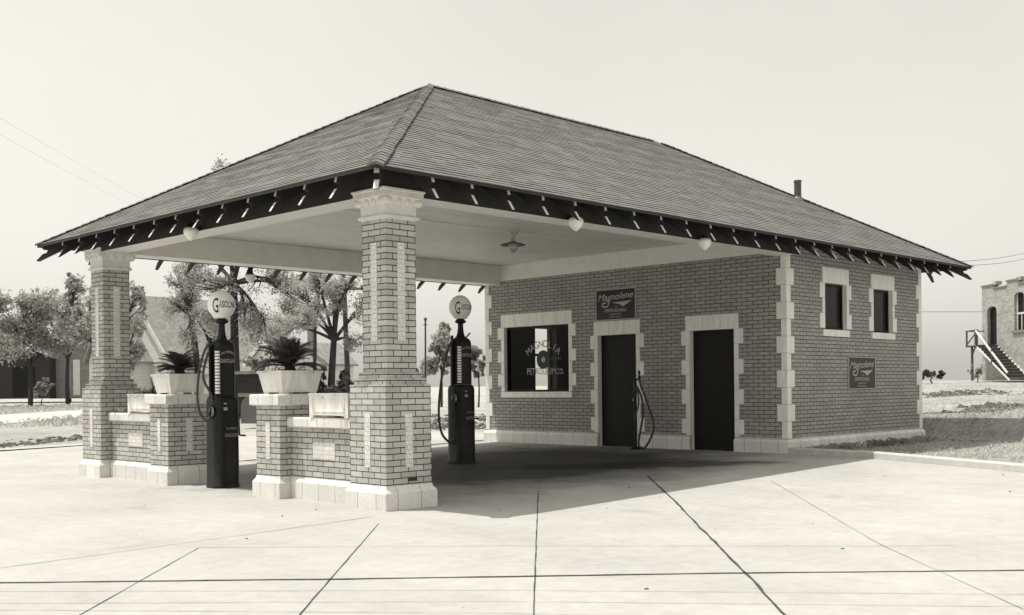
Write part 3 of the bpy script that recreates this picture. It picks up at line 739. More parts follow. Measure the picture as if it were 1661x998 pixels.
def fern(label, x0, x1, y0, y1, z, n=420, spikes=0, hmax=.22, hang=0):
    mb = MB()
    for k in range(n):
        p = np.array((random.uniform(x0, x1), random.uniform(y0, y1), z - .04)); az = random.uniform(0, 6.28); e = R(random.uniform(35, 90)); ln = random.uniform(.4, 1.) * hmax / 5
        for i in range(5):
            d = np.array((math.cos(az) * math.cos(e), math.sin(az) * math.cos(e), math.sin(e))); s = np.cross(d, (0, 0, 1.)); s /= np.linalg.norm(s) + 1e-6
            for sg in (-1, 1): quad_leaf(mb, p, d * .6 + s * sg * .7, d, ln * random.uniform(.6, 1.1), .008)
            p = p + d * ln; e -= R(random.uniform(8, 28))
    t = thing('fern', label, 'plant', ((x0 + x1) / 2, (y0 + y1) / 2, z), 'potted plants in the planters')
    mb.build('foliage', 'leafdark', t, uv=False)
    if spikes:
        ms = MB()
        for k in range(spikes):
            az = random.uniform(0, 6.28); lean = random.uniform(.05, .4); p = np.array((random.uniform(x0 + .1, x1 - .1), random.uniform(y0 + .1, y1 - .1), z - .03)); h = random.uniform(.2, .5)
            ms.tube([p, p + (math.cos(az) * lean * h * .4, math.sin(az) * lean * h * .4, h * .5), p + (math.cos(az) * lean * h, math.sin(az) * lean * h, h)], [.011, .009, .002], 5)
        ms.build('stalks', 'leafdark', t)
    return t
sago('dark sago palm in the tapered planter right of the front pump', .325, 2.31, 1.50, 52, .45)
sago('dark sago palm in the tapered planter behind the front pump hose', .325, 5.09, 1.50, 46, .38)
fern('dark feathery fern filling the rectangular planter near the far column', .13, .46, 5.52, 6.17, 1.24, 620, 4, .24)
fern('dark feathery fern filling the rectangular planter near the close column', .13, .46, .86, 1.5, 1.24, 420, 2, .14)
fern('fringe of fine leaves round the sago palm behind the front pump', .13, .52, 4.92, 5.27, 1.52, 300, 0, .22)
fern('trailing fringe of leaves round the sago palm right of the front pump', .1, .55, 2.12, 2.5, 1.52, 300, 0, .22)

# ------------------------------------------------------------------ gasoline pumps (local: front faces -y)
def rsq(cx, cy, w_, d_, r, z, n_=9):
    pts = []
    for qx, qy, a0 in ((1, 1, 0), (-1, 1, 90), (-1, -1, 180), (1, -1, 270)):
        for i in range(n_ + 1):
            t = R(a0 + 90 * i / n_); pts.append((cx + qx * (w_ / 2 - r) + r * math.cos(t), cy + qy * (d_ / 2 - r) + r * math.sin(t), z))
    return pts
GB = dict(label='x')
def pump_body(x, y, z, label):
    t = thing('gas_pump', label, 'gas pump', (x, y, z), 'visible dial gasoline pumps')
    m = MB(); m.loft([rsq(x, y, w_, w_, r, z + zz) for w_, r, zz in ((.385, .12, 0), (.385, .12, .05), (.375, .12, .055), (.37, .12, .6), (.37, .12, 1.12), (.375, .125, 1.14), (.37, .13, 1.19), (.345, .13, 1.225), (.30, .12, 1.24))], 0, True, True)
    cab = m.build('cabinet', 'pump', t)
    m = MB(); m.loft([rsq(x, y, w_, w_, r, z + zz) for w_, r, zz in ((.285, .08, 1.241), (.285, .08, 1.88), (.28, .09, 1.93), (.25, .1, 1.965), (.19, .09, 1.985), (.14, .068, 2.01), (.105, .05, 2.06), (.085, .041, 2.16), (.085, .041, 2.235))], 0, True, True)
    up = m.build('upper_housing', 'pump', t)
    m = MB(); m.lathe(x, y, [(.06, z + 2.215), (.09, z + 2.235), (.09, z + 2.25), (.075, z + 2.265), (.06, z + 2.285)], 20); m.build('globe_collar', 'pump', t)
    m = MB()
    prof = [(.08, z + 2.286), (.12, z + 2.30)]
    for i in range(1, 16):
        ph = R(-62 + 152 * i / 15); prof.append((max(.192 * math.cos(ph), .004), z + 2.47 + .195 * math.sin(ph)))
    m.lathe(x, y, prof, 32, 0, 1, .86); gl = m.build('globe', 'milk', t)
    m = MB()
    def on_globe(V, cxx, czz):
        out = []
        for p in V:
            zz = czz + p[1]; xx = cxx + p[0]; rr = max(.192 * math.sqrt(max(1 - (zz / .195) ** 2, .02)), .03); th = min(max(xx / .192, -1.5), 1.5)
            out.append((x + (rr + .002) * math.sin(th), y - (rr + .002) * .86 * math.cos(th) - .001, z + 2.47 + zz))
        return out
    V, F = fit_text('ASOLINE', .25, .10); V = V.copy(); V[:, 1] *= 1 - .25 * (V[:, 0] + .15) / .3
    m.add(on_globe(V, .0, .0), F); V, F = fit_text('G', .085, .2); m.add(on_globe(V, -.175, -.015), F)
    m.build('globe_lettering', 'blackletter', gl)
    for body, wd, hg, zz, xo, yy in (('FILTERED', .2, .028, 1.80, .01, .1425), ('GASOLINE', .235, .052, 1.71, .01, .1425)):
        m = MB(); V, F = fit_text(body, wd, hg); V = V.copy()
        if body == 'FILTERED': V[:, 1] += .03 * (1 - (V[:, 0] / .1) ** 2)
        m.add([(x + xo + p[0], y - yy - .003 if abs(xo + p[0]) < .065 else y - yy - .003 + .08 - math.sqrt(max(.0065 - (abs(xo + p[0]) - .0625) ** 2, .0008)) , z + zz + p[1]) for p in V], F); m.build('lettering', 'signletter', up)
    for body, wd, hg, zz in (('FILTERED', .16, .028, .80), ('GASOLINE', .21, .05, .71)):
        V, F = fit_text(body, wd, hg); m = MB(); m.add([(x + .03 + p[0], y - .1885, z + zz + p[1]) for p in V], F); m.build('lettering', 'letter', cab)
    m = MB(); m.tube([(x - .135, y - .115, z + 1.27), (x - .135, y - .115, z + 1.84)], .034, 12); gg = m.build('gauge_tube', 'milk', t)
    m = MB()
    for i in range(13): m.tube([(x - .135, y - .115, z + 1.30 + i * .042), (x - .135, y - .115, z + 1.312 + i * .042)], .0352, 12)
    m.build('gauge_marks', 'blackletter', gg)
    m = MB(); m.tube([(x - .165, y + .02, z + 1.22), (x - .165, y + .02, z + 2.02)], .022, 8); m.build('standpipe', 'pump', t)
    m = MB(); m.tube([(x + .1, y, z + 1.98), (x + .19, y - .02, z + 2.07)], .012, 6); m.build('air_vent', 'pump', t)
    m = MB(); m.tube([(x + .15, y - .02, z + .98), (x + .235, y - .03, z + .98)], .028, 10); m.tube([(x + .225, y - .03, z + 1.0), (x + .235, y - .035, z + .70)], .012, 6)
    m.tube([(x + .235, y - .035, z + .70), (x + .30, y - .09, z + .69)], .014, 6); m.ellipsoid((x + .2, y - .03, z + 1.0), .04, .05, .06); m.build('crank', 'pump', t)
    m = MB(); m.tube([(x - .19, y - .06, z + 1.03), (x - .2, y - .06, z + 1.03)], .075, 20); m.tube([(x - .225, y - .05, z + .98), (x - .19, y - .05, z + 1.12)], .014, 6)
    m.build('meter_cover', 'pump', cab)
    m = MB(); n2 = 24
    for r0, r1 in ((.05, .062),):
        vs = [(x - .2025, y - .06 + r * math.cos(2 * math.pi * i / n2), z + 1.03 + r * math.sin(2 * math.pi * i / n2)) for i in range(n2) for r in (r0, r1)]
        m.add(vs, [(2 * i, 2 * i + 1, (2 * i + 3) % (2 * n2), (2 * i + 2) % (2 * n2)) for i in range(n2)])
    V, F = fit_text('TB', .075, .065); m.add([(x - .2025, y - .06 - p[0], z + 1.03 + p[1]) for p in V], F)
    m.build('emblem', 'signletter', cab)
    m = MB(); m.box(x - .09, y - .1935, z + 1.045, x - .035, y - .186, z + 1.085); m.box(x - .085, y - .1925, z + 1.125, x - .05, y - .186, z + 1.145); m.build('highlight_patches', 'metal', cab)  # two pale patches modelled in place of highlights on the enamel
    return t
def smooth_path(pts, n_=8):
    pts = [np.array(p, float) for p in pts]; out = []
    for i in range(len(pts) - 1):
        p0, p1, p2, p3 = pts[max(i - 1, 0)], pts[i], pts[i + 1], pts[min(i + 2, len(pts) - 1)]
        for k in range(n_):
            t = k / n_; out.append(.5 * ((2 * p1) + (-p0 + p2) * t + (2 * p0 - 5 * p1 + 4 * p2 - p3) * t * t + (-p0 + 3 * p1 - 3 * p2 + p3) * t ** 3))
    out.append(pts[-1]); return out
p1x, p1y = .35, 3.98
pump1 = pump_body(p1x, p1y, zs(p1x), 'dark gasoline pump with white globe between the two piers at the canopy edge')
m = MB(); m.tube(smooth_path([(p1x - .165, p1y + .0, 1.93), (p1x - .24, p1y - .0, 1.88), (p1x - .32, p1y + .02, 1.62), (p1x - .36, p1y + .02, 1.25), (p1x - .33, p1y, 1.0), (p1x - .24, p1y - .03, .92), (p1x - .18, p1y - .05, 1.05), (p1x - .20, p1y - .06, 1.25), (p1x - .30, p1y - .03, 1.5), (p1x - .22, p1y - .02, 1.82)]), .017, 8)
m.build('hose', 'hose', pump1)
p2x, p2y = 4.78, 4.05
pump2 = copy_tree(pump1); pump2['label'] = 'dark gasoline pump with white globe beside the office window wall, deep under the canopy'
for ch in [o for o in bpy.data.objects if o.parent == pump2 and o.name.startswith('hose')]: bpy.data.objects.remove(ch)
pump2.scale = (1.035,) * 3; pump2.location = (p2x, p2y, zs(p2x)); z2 = zs(p2x)
m = MB(); m.tube(smooth_path([(p2x - .165, p2y + .0, z2 + 1.95), (p2x - .23, p2y + .05, z2 + 1.8), (p2x - .31, p2y + .1, z2 + 1.4), (p2x - .37, p2y + .12, z2 + .85), (p2x - .34, p2y + .1, z2 + .5), (p2x - .24, p2y + .04, z2 + .34), (p2x - .17, p2y, z2 + .33)]), .019, 8)
m.build('hose', 'hose', pump2)
m = MB(); m.tube([(p2x - .19, p2y - .06, z2 + 1.18), (p2x - .2, p2y - .06, z2 + 1.0), (p2x - .25, p2y - .06, z2 + .72)], .012, 6); m.build('lever', 'pump', pump2)
# hose stand by the office door
hx = 8.35; zz = zs(hx)
t = thing('hose_stand', 'dark hose stand with looped hoses beside the office door', 'hose stand', (hx, 3.25, zz))
m = MB(); m.tube([(hx, 3.25, zz), (hx, 3.25, 1.45)], .03, 10); m.lathe(hx, 3.25, [(.11, zz), (.11, zz + .02), (.04, zz + .05)], 12); m.lathe(hx, 3.15, [(.02, 1.43), (.03, 1.47), (.012, 1.5), (.022, 1.53), (.024, 1.56), (.005, 1.6)], 10)
m.tube([(hx, 3.25, 1.4), (hx, 3.15, 1.45)], .018, 8); m.build('post', 'pump', t)
m = MB(); m.tube(smooth_path([(hx, 3.15, 1.43), (hx - .01, 3.10, 1.3), (hx, 2.97, 1.0), (hx, 2.83, .62), (hx, 2.88, .4), (hx, 3.02, .2), (hx, 3.10, .18), (hx, 3.18, .25), (hx, 3.12, .55), (hx, 3.07, .8), (hx, 3.10, 1.1), (hx, 3.22, 1.32)]), .02, 8); m.build('hose', 'hose', t)
m = MB(); m.tube(smooth_path([(hx - .03, 3.24, 1.3), (hx - .04, 3.16, 1.2), (hx - .04, 3.14, 1.0), (hx - .04, 3.2, .8), (hx - .03, 3.26, .7)]), .016, 8); m.build('hose', 'hose', t)

# ------------------------------------------------------------------ eave globes and the ceiling light
def acorn(x, y, ztop, label, k=.9, drop=.0, zrod=3.72):
    t = thing('eave_lamp', label, 'lamp', (x, y, ztop), 'acorn globe lamps along the canopy edge')
    m = MB(); m.tube([(x, y, ztop - .01), (x, y, zrod)], .014, 8)
    m.lathe(x, y, [(.03 * k, ztop + .02), (.055 * k, ztop), (.06 * k, ztop - .02 - drop), (.085 * k, ztop - .03 - drop), (.085 * k, ztop - .045 - drop)], 18); m.build('holder', 'dark', t)
    zt = ztop - .045 - drop
    m = MB(); m.lathe(x, y, [(r_ * k, zt - z_ * k) for r_, z_ in ((.08, 0), (.10, .015), (.112, .045), (.108, .08), (.09, .12), (.06, .155), (.03, .178), (.012, .19), (.003, .193))], 24); m.build('glass_shade', 'milk', t)
acorn(-.05, 4.05, 3.53, 'white acorn globe lamp under the front eave nearest the far left column')
acorn(3.054, -.05, 3.515, 'white acorn globe lamp under the side eave nearest the close column')
acorn(5.874, -.05, 3.50, 'white acorn globe lamp under the side eave above the doors')
acorn(3.048, 7.64, 3.46, 'acorn globe lamp in a dark holder on the far beam, in front of trees', .8, .07)
t = thing('ceiling_lamp', 'shallow reflector lamp with glass bowl on the canopy ceiling', 'lamp', (5.21, 3.24, ZC))
m = MB(); m.lathe(5.21, 3.24, [(.09, ZC), (.09, ZC - .04), (.03, ZC - .06), (.03, ZC - .09), (.03, ZC - .15), (.07, ZC - .18), (.10, ZC - .19)], 18); m.build('stem', 'metal', t)
m = MB(); m.lathe(5.21, 3.24, [(.07, ZC - .185), (.15, ZC - .20), (.205, ZC - .222), (.207, ZC - .232), (.15, ZC - .21), (.08, ZC - .195)], 24); m.build('reflector', 'greymetal', t)
m = MB(); m.lathe(5.21, 3.24, [(.07, ZC - .20), (.088, ZC - .23), (.086, ZC - .28), (.062, ZC - .32), (.03, ZC - .34), (.012, ZC - .352), (.003, ZC - .36)], 20); m.build('glass_bowl', 'metal', t)

# ------------------------------------------------------------------ wall signs
def sign(label, frame):
    """frame(u, v, d): u across 0..1, v up, d out of the wall"""
    t = thing('wall_sign', label, 'sign', frame(.5, .5, 0), 'enamel oil signs on the brick walls')
    def bx(mb, u0, v0, u1, v1, d0, d1):
        vs = [frame(u, v, d) for d in (d0, d1) for u, v in ((u0, v0), (u1, v0), (u1, v1), (u0, v1))]
        mb.add(vs, [(0, 3, 2, 1), (4, 5, 6, 7), (0, 1, 5, 4), (1, 2, 6, 5), (2, 3, 7, 6), (3, 0, 4, 7)])
    m = MB(); bx(m, .012, .015, .988, .985, .003, .018); m.build('board', 'signboard', t)
    m = MB()
    for q in ((0, 0, 1, .028), (0, .972, 1, 1), (0, .0285, .017, .9715), (.983, .0285, 1, .9715)): bx(m, *q, .002, .022)
    m.build('border', 'signletter', t)
    m = MB(); d = .0195
    def put(V, F, uc, vc): m.add([frame(uc + p[0], vc + p[1] / .6, d) for p in V], F)
    V, F = fit_text('Magnolene', .88, .165, .32); V = V.copy(); V[:, 1] += (V[:, 0]) * .05; put(V, F, .5, .73)
    def poly(pts): m.add([frame(u, v, d) for u, v in pts], [tuple(range(len(pts)))])
    def stroke(pts, w_):
        P_ = smooth_path([(u, v * .6, 0) for u, v in pts], 6); vs = []
        for i, p in enumerate(P_):
            dd = P_[min(i + 1, len(P_) - 1)] - P_[max(i - 1, 0)]; dd /= np.linalg.norm(dd) + 1e-9; nn = np.array((-dd[1], dd[0], 0))
            for s_ in (1, -1):
                q = p + nn * w_ * s_ / 2; vs.append(frame(q[0], q[1] / .6, d))
        m.add(vs, [(2 * i, 2 * i + 1, 2 * i + 3, 2 * i + 2) for i in range(len(P_) - 1)])
    stroke([(.335, .66), (.335, .56), (.30, .45), (.23, .43), (.17, .48), (.19, .55), (.26, .56)], .026)
    poly([(.40, .565), (.66, .575), (.90, .60), (.74, .46), (.68, .42), (.62, .48), (.56, .52)])
    V, F = fit_text('THE', .09, .022); put(V, F, .52, .425)
    V, F = fit_text('DEPENDABLE', .54, .06); put(V, F, .5, .315)
    V, F = fit_text('LUBRICANT', .30, .03); put(V, F, .5, .19)
    bx(m, .34, .095, .66, .108, .0185, .0195)
    m.build('lettering', 'signletter', t)
sign('dark enamel oil sign above the office door, shaded by the canopy', lambda u, v, d: (X0 - d, 4.462 - u * .984, 2.566 + v * .592))
sign('dark enamel oil sign with pale border on the outer side wall below the small windows', lambda u, v, d: (10.763 + u * 1.03, Y0 - d, 1.208 + v * .596))

# ------------------------------------------------------------------ trees and bushes
def leaf_cloud(blobs, n_, size, clumps, spread, seed):
    """blobs: (centre, radii) ; many small leaf faces gathered in clumps"""
    rg = np.random.default_rng(seed); V = []; cl_pts = []
    vol = np.array([np.prod(b[1]) ** (2 / 3) for b in blobs]); vol /= vol.sum()
    for (c, r), f in zip(blobs, vol):
        k = max(4, int(clumps * f)); dirs = rg.normal(size=(k, 3)); dirs /= np.linalg.norm(dirs, axis=1)[:, None]
        rad = rg.uniform(0, 1, k) ** .42; cc = np.array(c) + dirs * rad[:, None] * np.array(r); cl_pts.append(cc)
        per = max(3, int(n_ * f / k)); sp = float(np.mean(r)) * spread
        pos = np.repeat(cc, per, 0) + rg.normal(size=(k * per, 3)) * sp * np.repeat(rg.uniform(.6, 1.4, k), per)[:, None]
        N = len(pos); a_ = rg.normal(size=(N, 3)); a_ /= np.linalg.norm(a_, axis=1)[:, None]
        b_ = rg.normal(size=(N, 3)); b_ -= a_ * np.sum(a_ * b_, 1)[:, None]; b_ /= np.linalg.norm(b_, axis=1)[:, None]
        s_ = size * rg.uniform(.5, 1.5, N)[:, None]
        V.append(np.stack([pos - a_ * s_, pos + b_ * s_ * .55, pos + a_ * s_, pos - b_ * s_ * .55], 1).reshape(-1, 3))
    return np.concatenate(V), cl_pts
def tree(name, label, u, depth, blobs, trunk_r, fork_v, n_=5000, size=.09, clumps=120, spread=.17, mat='leaf', group=None, seed=1, base_z=None, lean=0, twigs=True, cat='tree', dsq=.8, fork_u=None, open_=6):
    rg = random.Random(seed)
    b = P(u, 640, depth); gz = ground_z(b[0], b[1]) if base_z is None else base_z
    base = np.array((b[0], b[1], gz)); sc = depth / FPX
    t = thing(name, label, cat, tuple(base), group)
    B = [(P(bu, bv, depth + rg.uniform(-.8, .8) * ru * sc), ((ru + .0) * sc, ru * sc * dsq, rv * sc)) for bu, bv, ru, rv in blobs]
    if open_:
        B2 = []
        for c, r in B:
            for _ in range(open_):
                d_ = np.array([rg.gauss(0, 1) for _ in range(3)]); d_ /= np.linalg.norm(d_); k_ = rg.uniform(.28, .6)
                B2.append((np.array(c) + d_ * np.array(r) * rg.uniform(.25, .95), (r[0] * k_, r[1] * k_, r[2] * k_ * .85)))
        V, cl = leaf_cloud(B2, n_, size, clumps, spread, seed)
        cl = [np.concatenate(cl[i * open_:(i + 1) * open_]) for i in range(len(B))]
    else: V, cl = leaf_cloud(B, n_, size, clumps, spread, seed)
    m = MB(); m.v = V.tolist(); nq = len(V) // 4; m.f = [(4 * i, 4 * i + 1, 4 * i + 2, 4 * i + 3) for i in range(nq)]; m.m = [0] * nq; m.sm = [False] * nq
    m.build('crown', mat, t, uv=False)
    if trunk_r:
        m = MB(); fork = P(fork_u if fork_u is not None else u + lean, fork_v, depth); mid = base + (fork - base) * .5 + np.array((rg.uniform(-.1, .1), rg.uniform(-.1, .1), 0))
        m.tube(smooth_path([base - (0, 0, .1), base + (fork - base) * .06, mid, fork], 5), [trunk_r * (1.25 - .55 * i / 15) for i in range(16)], 9)
        for (c, r), pts in zip(B, cl):
            c = np.array(c); k1 = fork + (c - fork) * .5 + np.array((rg.uniform(-.2, .2), rg.uniform(-.2, .2), rg.uniform(-.1, .3))) * r[0] * .6
            rr = trunk_r * .5; m.tube(smooth_path([fork - (0, 0, trunk_r), k1, c], 4), [rr * (1 - .09 * i) for i in range(9)], 6)
            if twigs:
                for q in pts[:: max(1, len(pts) // 14)]:
                    st_ = k1 + (c - k1) * rg.uniform(.1, 1.); md = (st_ + q) / 2 + np.array((0, 0, -.08)) * r[2]
                    m.tube(smooth_path([st_, md, q], 3), [rr * .4 * (1 - .13 * i) for i in range(7)], 4)
        m.build('trunk', 'bark', t)
    return t
GL = 'street trees beyond the road'; GC = 'tall trees behind the canopy'
tree('street_tree', 'leafy street tree standing in front of the dark barn', 49, 74, [(18, 520, 48, 36), (62, 505, 40, 38), (45, 560, 55, 24), (92, 545, 32, 34), (-14, 555, 40, 36), (30, 485, 34, 22)], .17, 588, 9500, .12, 700, .24, 'leafpale', GL, 3, 0)
tree('street_tree', 'street tree on the verge before the grey clapboard shed', 110, 92, [(105, 505, 38, 36), (128, 545, 34, 28), (88, 552, 34, 26), (120, 470, 22, 24)], .19, 580, 7000, .13, 500, .2, 'leafpale', GL, 4, 0)
tree('conifer_tree', 'slim pointed dark tree rising above the street trees on the left', 112, 104, [(112, 455, 7, 14), (113, 480, 11, 18), (114, 510, 14, 22)], .2, 560, 4200, .13, 90, .2, 'leaf', GL, 5, 0, twigs=False)
tree('street_tree', 'dense darker tree partly hidden by the far left column', 168, 76, [(150, 490, 36, 40), (205, 500, 30, 44), (140, 540, 34, 30), (214, 555, 24, 44), (190, 455, 30, 16), (222, 478, 18, 22)], .2, 595, 7500, .12, 560, .2, 'leafpale', GL, 6, 0)
tree('street_tree', 'pale street tree at the left picture edge', -55, 70, [(-60, 510, 60, 50), (-25, 490, 38, 30)], .18, 590, 5500, .12, 300, .2, 'leafpale', GL, 8, 0)
tree('tall_tree', 'tall tree with a thick dark trunk behind the front gasoline pump', 385, 45, [(360, 280, 24, 28), (330, 395, 40, 45), (400, 400, 52, 50), (440, 455, 46, 36), (350, 470, 44, 40), (432, 525, 42, 40), (305, 455, 28, 34), (405, 330, 34, 40), (475, 470, 34, 30), (400, 505, 30, 30), (345, 520, 30, 30)], .2, 452, 19000, .042, 700, .42, 'leaf', GC, 9, 0, lean=-6)
tree('tall_tree', 'slimmer tree with a dark trunk left of the front gasoline pump', 322, 52, [(305, 470, 26, 30), (335, 520, 30, 34), (318, 430, 30, 26), (308, 545, 22, 26), (292, 500, 24, 26), (345, 560, 24, 22), (290, 455, 22, 22)], .17, 500, 10000, .047, 420, .42, 'leaf', GC, 10, 0, lean=-14)
tree('tall_tree', 'open branching tree seen between the planter palm and the near column', 536, 42, [(480, 470, 30, 24), (515, 450, 28, 24), (562, 462, 30, 26), (590, 500, 26, 24), (500, 515, 30, 20), (575, 555, 26, 16), (545, 500, 22, 20), (610, 470, 24, 24), (470, 530, 30, 24), (540, 475, 26, 26)], .16, 545, 12500, .042, 460, .42, 'leafpale', GC, 12, 0, lean=6)
tree('tall_tree', 'thin tree with sparse crown behind the planter palm', 512, 58, [(500, 500, 26, 22), (520, 470, 24, 22), (470, 500, 24, 24), (455, 545, 28, 22)], .1, 520, 7000, .055, 240, .42, 'leaf', GC, 13, 0)
tree('round_tree', 'rounded bushy tree right of the near column, beside a dark pole', 716, 62, [(714, 560, 24, 34), (702, 590, 22, 24), (730, 592, 20, 28), (718, 535, 16, 18)], .07, 600, 7000, .09, 150, .16, 'leafpale', GC, 14, 0)
tree('round_tree', 'low dark tree between the second gasoline pump and the office wall', 776, 60, [(772, 580, 16, 22), (783, 592, 14, 20), (766, 600, 14, 14)], .05, 605, 3600, .09, 80, .17, 'leaf', GC, 15, 0)
tree('round_tree', 'low hazy tree in the gap left of the second gasoline pump', 690, 80, [(688, 600, 20, 22), (672, 592, 20, 26)], .06, 615, 3600, .11, 80, .17, 'leafpale', GC, 18, 0)
GB_ = 'bushes on the lots behind'
tree('bush', 'dark bush below the branching tree, behind the rectangular planter', 530, 36, [(515, 622, 24, 22), (545, 632, 26, 20), (560, 610, 14, 20)], .05, 650, 5000, .055, 110, .17, 'leafdark', GB_, 20, 0, cat='bush')
tree('bush', 'pale bushy scrub left of the sago palm by the dark shed', 430, 40, [(412, 590, 22, 18), (440, 575, 24, 18), (470, 560, 24, 20)], .05, 625, 4200, .06, 100, .17, 'leaf', GB_, 21, 0, cat='bush')
tree('bush', 'low bush against the corner of the dark barn', 68, 84, [(66, 632, 16, 14), (78, 622, 10, 12)], .05, 648, 1800, .1, 40, .2, 'leaf', GB_, 22, 0, cat='bush')
tree('bush', 'scrubby bush beyond the right end of the station wall', 1512, 60, [(1508, 606, 14, 7), (1525, 609, 10, 6), (1498, 608, 8, 8)], .04, 612, 1600, .07, 40, .2, 'leafdark', GB_, 23, cat='bush')
tree('bush', 'leafless looking weeds under the wooden landing', 1586, 61, [(1583, 605, 9, 11), (1574, 600, 5, 10), (1591, 602, 5, 12)], .03, 612, 420, .05, 30, .3, 'leaf', GB_, 24, cat='bush')

# ------------------------------------------------------------------ poles and wires
def pole(label, u, v_top, depth, r, arm=None, lean=0):
    b = P(u, 640, depth); base = np.array((b[0], b[1], max(ground_z(b[0], b[1]), 0))); top = P(u + lean, v_top, depth)
    t = thing('utility_pole', label, 'pole', tuple(base), 'poles behind the canopy')
    m = MB(); m.tube([base - (0, 0, .2), (base + top) / 2, top], [r, r * .88, r * .75], 9); m.build('pole', 'poleswood', t)
    if arm:
        m = MB(); c = P(u + lean, arm, depth); m.bar(c - _rt * .9 - _fw * .1, c + _rt * .9 - _fw * .1, .09, 0, .11)
        ca = m.build('cross_arm', 'poleswood', t)
        for k in (-.8, -.35, .35, .8):
            q = c + _rt * k - _fw * .1; m = MB(); m.lathe(q[0], q[1], [(.02, q[2] + .06), (.04, q[2] + .1), (.03, q[2] + .16), (.01, q[2] + .18)], 8); m.build('insulator', 'pipe', ca)
    return t
pole('leaning dark utility pole with cross arm just left of the near column', 566, 440, 48, .13, 469, -9)
t = pole('slim dark pole topped by a small ball right of the near column', 690, 520, 55, .055)
c = P(690, 518, 55); m = MB(); m.ellipsoid(tuple(c), .09, .09, .1); m.tube([c - (0, 0, .3), c - (0, 0, .26)], .11, 8); m.build('ball_finial', 'pipe', t)
pole('thin dark pole in the trees above the sago palm', 511, 480, 62, .09)
def wire(label, pts, r=.008, sag=.4):
    pts = [np.array(p) for p in pts]; a_, b_ = pts[0], pts[-1]; m = MB()
    m.tube([a_ + (b_ - a_) * i / 24 - np.array((0, 0, sag * 4 * (i / 24) * (1 - i / 24))) for i in range(25)], r, 5)
    return tag(m.build('power_line', 'pipe'), label, 'wire', 'overhead wires')
wire('upper of two faint wires crossing the sky at the left', [P(-40, 168, 26), P(330, 372, 70)], .0022, .15)
wire('lower of two faint wires crossing the sky at the left', [P(-40, 196, 26), P(300, 372, 70)], .0022, .15)
wa, wb = (13.2, -.44, 3.62), (13.9, -.45, 3.6)
wire('upper wire running from the right eave to the picture edge', [wa, P(1720, 386, 52)], .006, .25)
wire('lower wire running from the right eave to the picture edge', [wb, P(1720, 394, 52)], .006, .25)
wire('single level wire between the station and the crenellated brick building', [P(1440, 506, 64), P(1597, 506, 67.6)], .014, .0)

# ------------------------------------------------------------------ buildings far behind
def frame_at(u, v, depth, wdir):
    o = P(u, v, depth); wv = (RT2 * wdir[0] - FW2 * wdir[1]); wv /= np.linalg.norm(wv); wv = np.array((*wv, 0)); nv = np.array((-wv[1], wv[0], 0))   # nv points into the building
    if nv[:2] @ FW2 < 0: nv = -nv
    return lambda a_, b_, c_: o + wv * a_ + nv * b_ + np.array((0, 0, c_))
def fbox(mb, f, a0, b0, c0, a1, b1, c1, mi=0):
    vs = [f(a, b, c) for c in (c0, c1) for a, b in ((a0, b0), (a1, b0), (a1, b1), (a0, b1))]
    mb.add(vs, [(0, 3, 2, 1), (4, 5, 6, 7), (0, 1, 5, 4), (1, 2, 6, 5), (2, 3, 7, 6), (3, 0, 4, 7)], mi)
def uvfix(mb): return mb
# the crenellated brick building with its outside stair
f = frame_at(1594, 617.6, 66, (.08, 1.)); o = f(0, 0, 0)
b = thing('brick_building', 'pale brick two storey building with stepped parapet at the right edge', 'building', tuple(o))
def arch_hole(mb, f, a0, a1, c0, c1, A0, A1, C0, C1, th=.25, n_=8):
    """wall rectangle A0..A1 x C0..C1 with one round-headed opening"""
    r = (a1 - a0) / 2; arc = [(a0 + r - r * math.cos(math.pi * i / n_), c1 + .45 * r * math.sin(math.pi * i / n_)) for i in range(n_ + 1)]
    q = lambda pts: mb.add([f(a, 0, c) for a, c in pts], [tuple(range(len(pts)))])
    q([(A0, C0), (a0, C0), (a0, C1), (A0, C1)]); q([(a1, C0), (A1, C0), (A1, C1), (a1, C1)]); 
    if c0 > C0: q([(a0, C0), (a1, C0), (a1, c0), (a0, c0)])
    for p0, p1 in zip(arc, arc[1:]): q([p0, p1, (p1[0], C1), (p0[0], C1)])
    loop = [(a0, c0)] + arc + [(a1, c0)]
    for p0, p1 in zip(loop, loop[1:]): mb.add([f(p0[0], 0, p0[1]), f(p1[0], 0, p1[1]), f(p1[0], th, p1[1]), f(p0[0], th, p0[1])], [(0, 1, 2, 3)])
    return arc
H = 5.35
m = MB(); arch_hole(m, f, .62, 1.72, 2.12, 4.15, 0, 2.6, 0, H); arch_hole(m, f, 3.7, 4.75, 2.85, 4.75, 2.6, 14, 0, H)
m.add([f(0, 0, 0), f(0, 12, 0), f(0, 12, H), f(0, 0, H)], [(0, 1, 2, 3)]); m.add([f(14, 0, 0), f(14, 12, 0), f(14, 12, H), f(14, 0, H)], [(0, 1, 2, 3)])
m.add([f(0, .02, H), f(14, .02, H), f(14, 12, H), f(0, 12, H)], [(0, 1, 2, 3)]); m.add([f(0, 12, 0), f(14, 12, 0), f(14, 12, H), f(0, 12, H)], [(0, 1, 2, 3)])
bw_ = m.build('wall', 'farbrick', b)
m = MB(); cp = MB()
for a0, a1, z1 in ((0, 1.4, .28), (1.4, 2.9, .06), (2.9, 4.2, .34), (4.2, 5.6, .10), (5.6, 7.4, .62), (7.4, 9, .3), (9, 14, .62)):
    fbox(m, f, a0, -.002, H, a1, .3, H + z1); fbox(cp, f, a0 - .04, -.06, H + z1, a1 + .04, .36, H + z1 + .09)
for a0 in (1.3, 4.0): fbox(m, f, a0, -.03, H + .3, a0 + .45, .33, H + .5)
pp = m.build('parapet', 'farbrick', b); cp.build('coping', 'coping', pp)
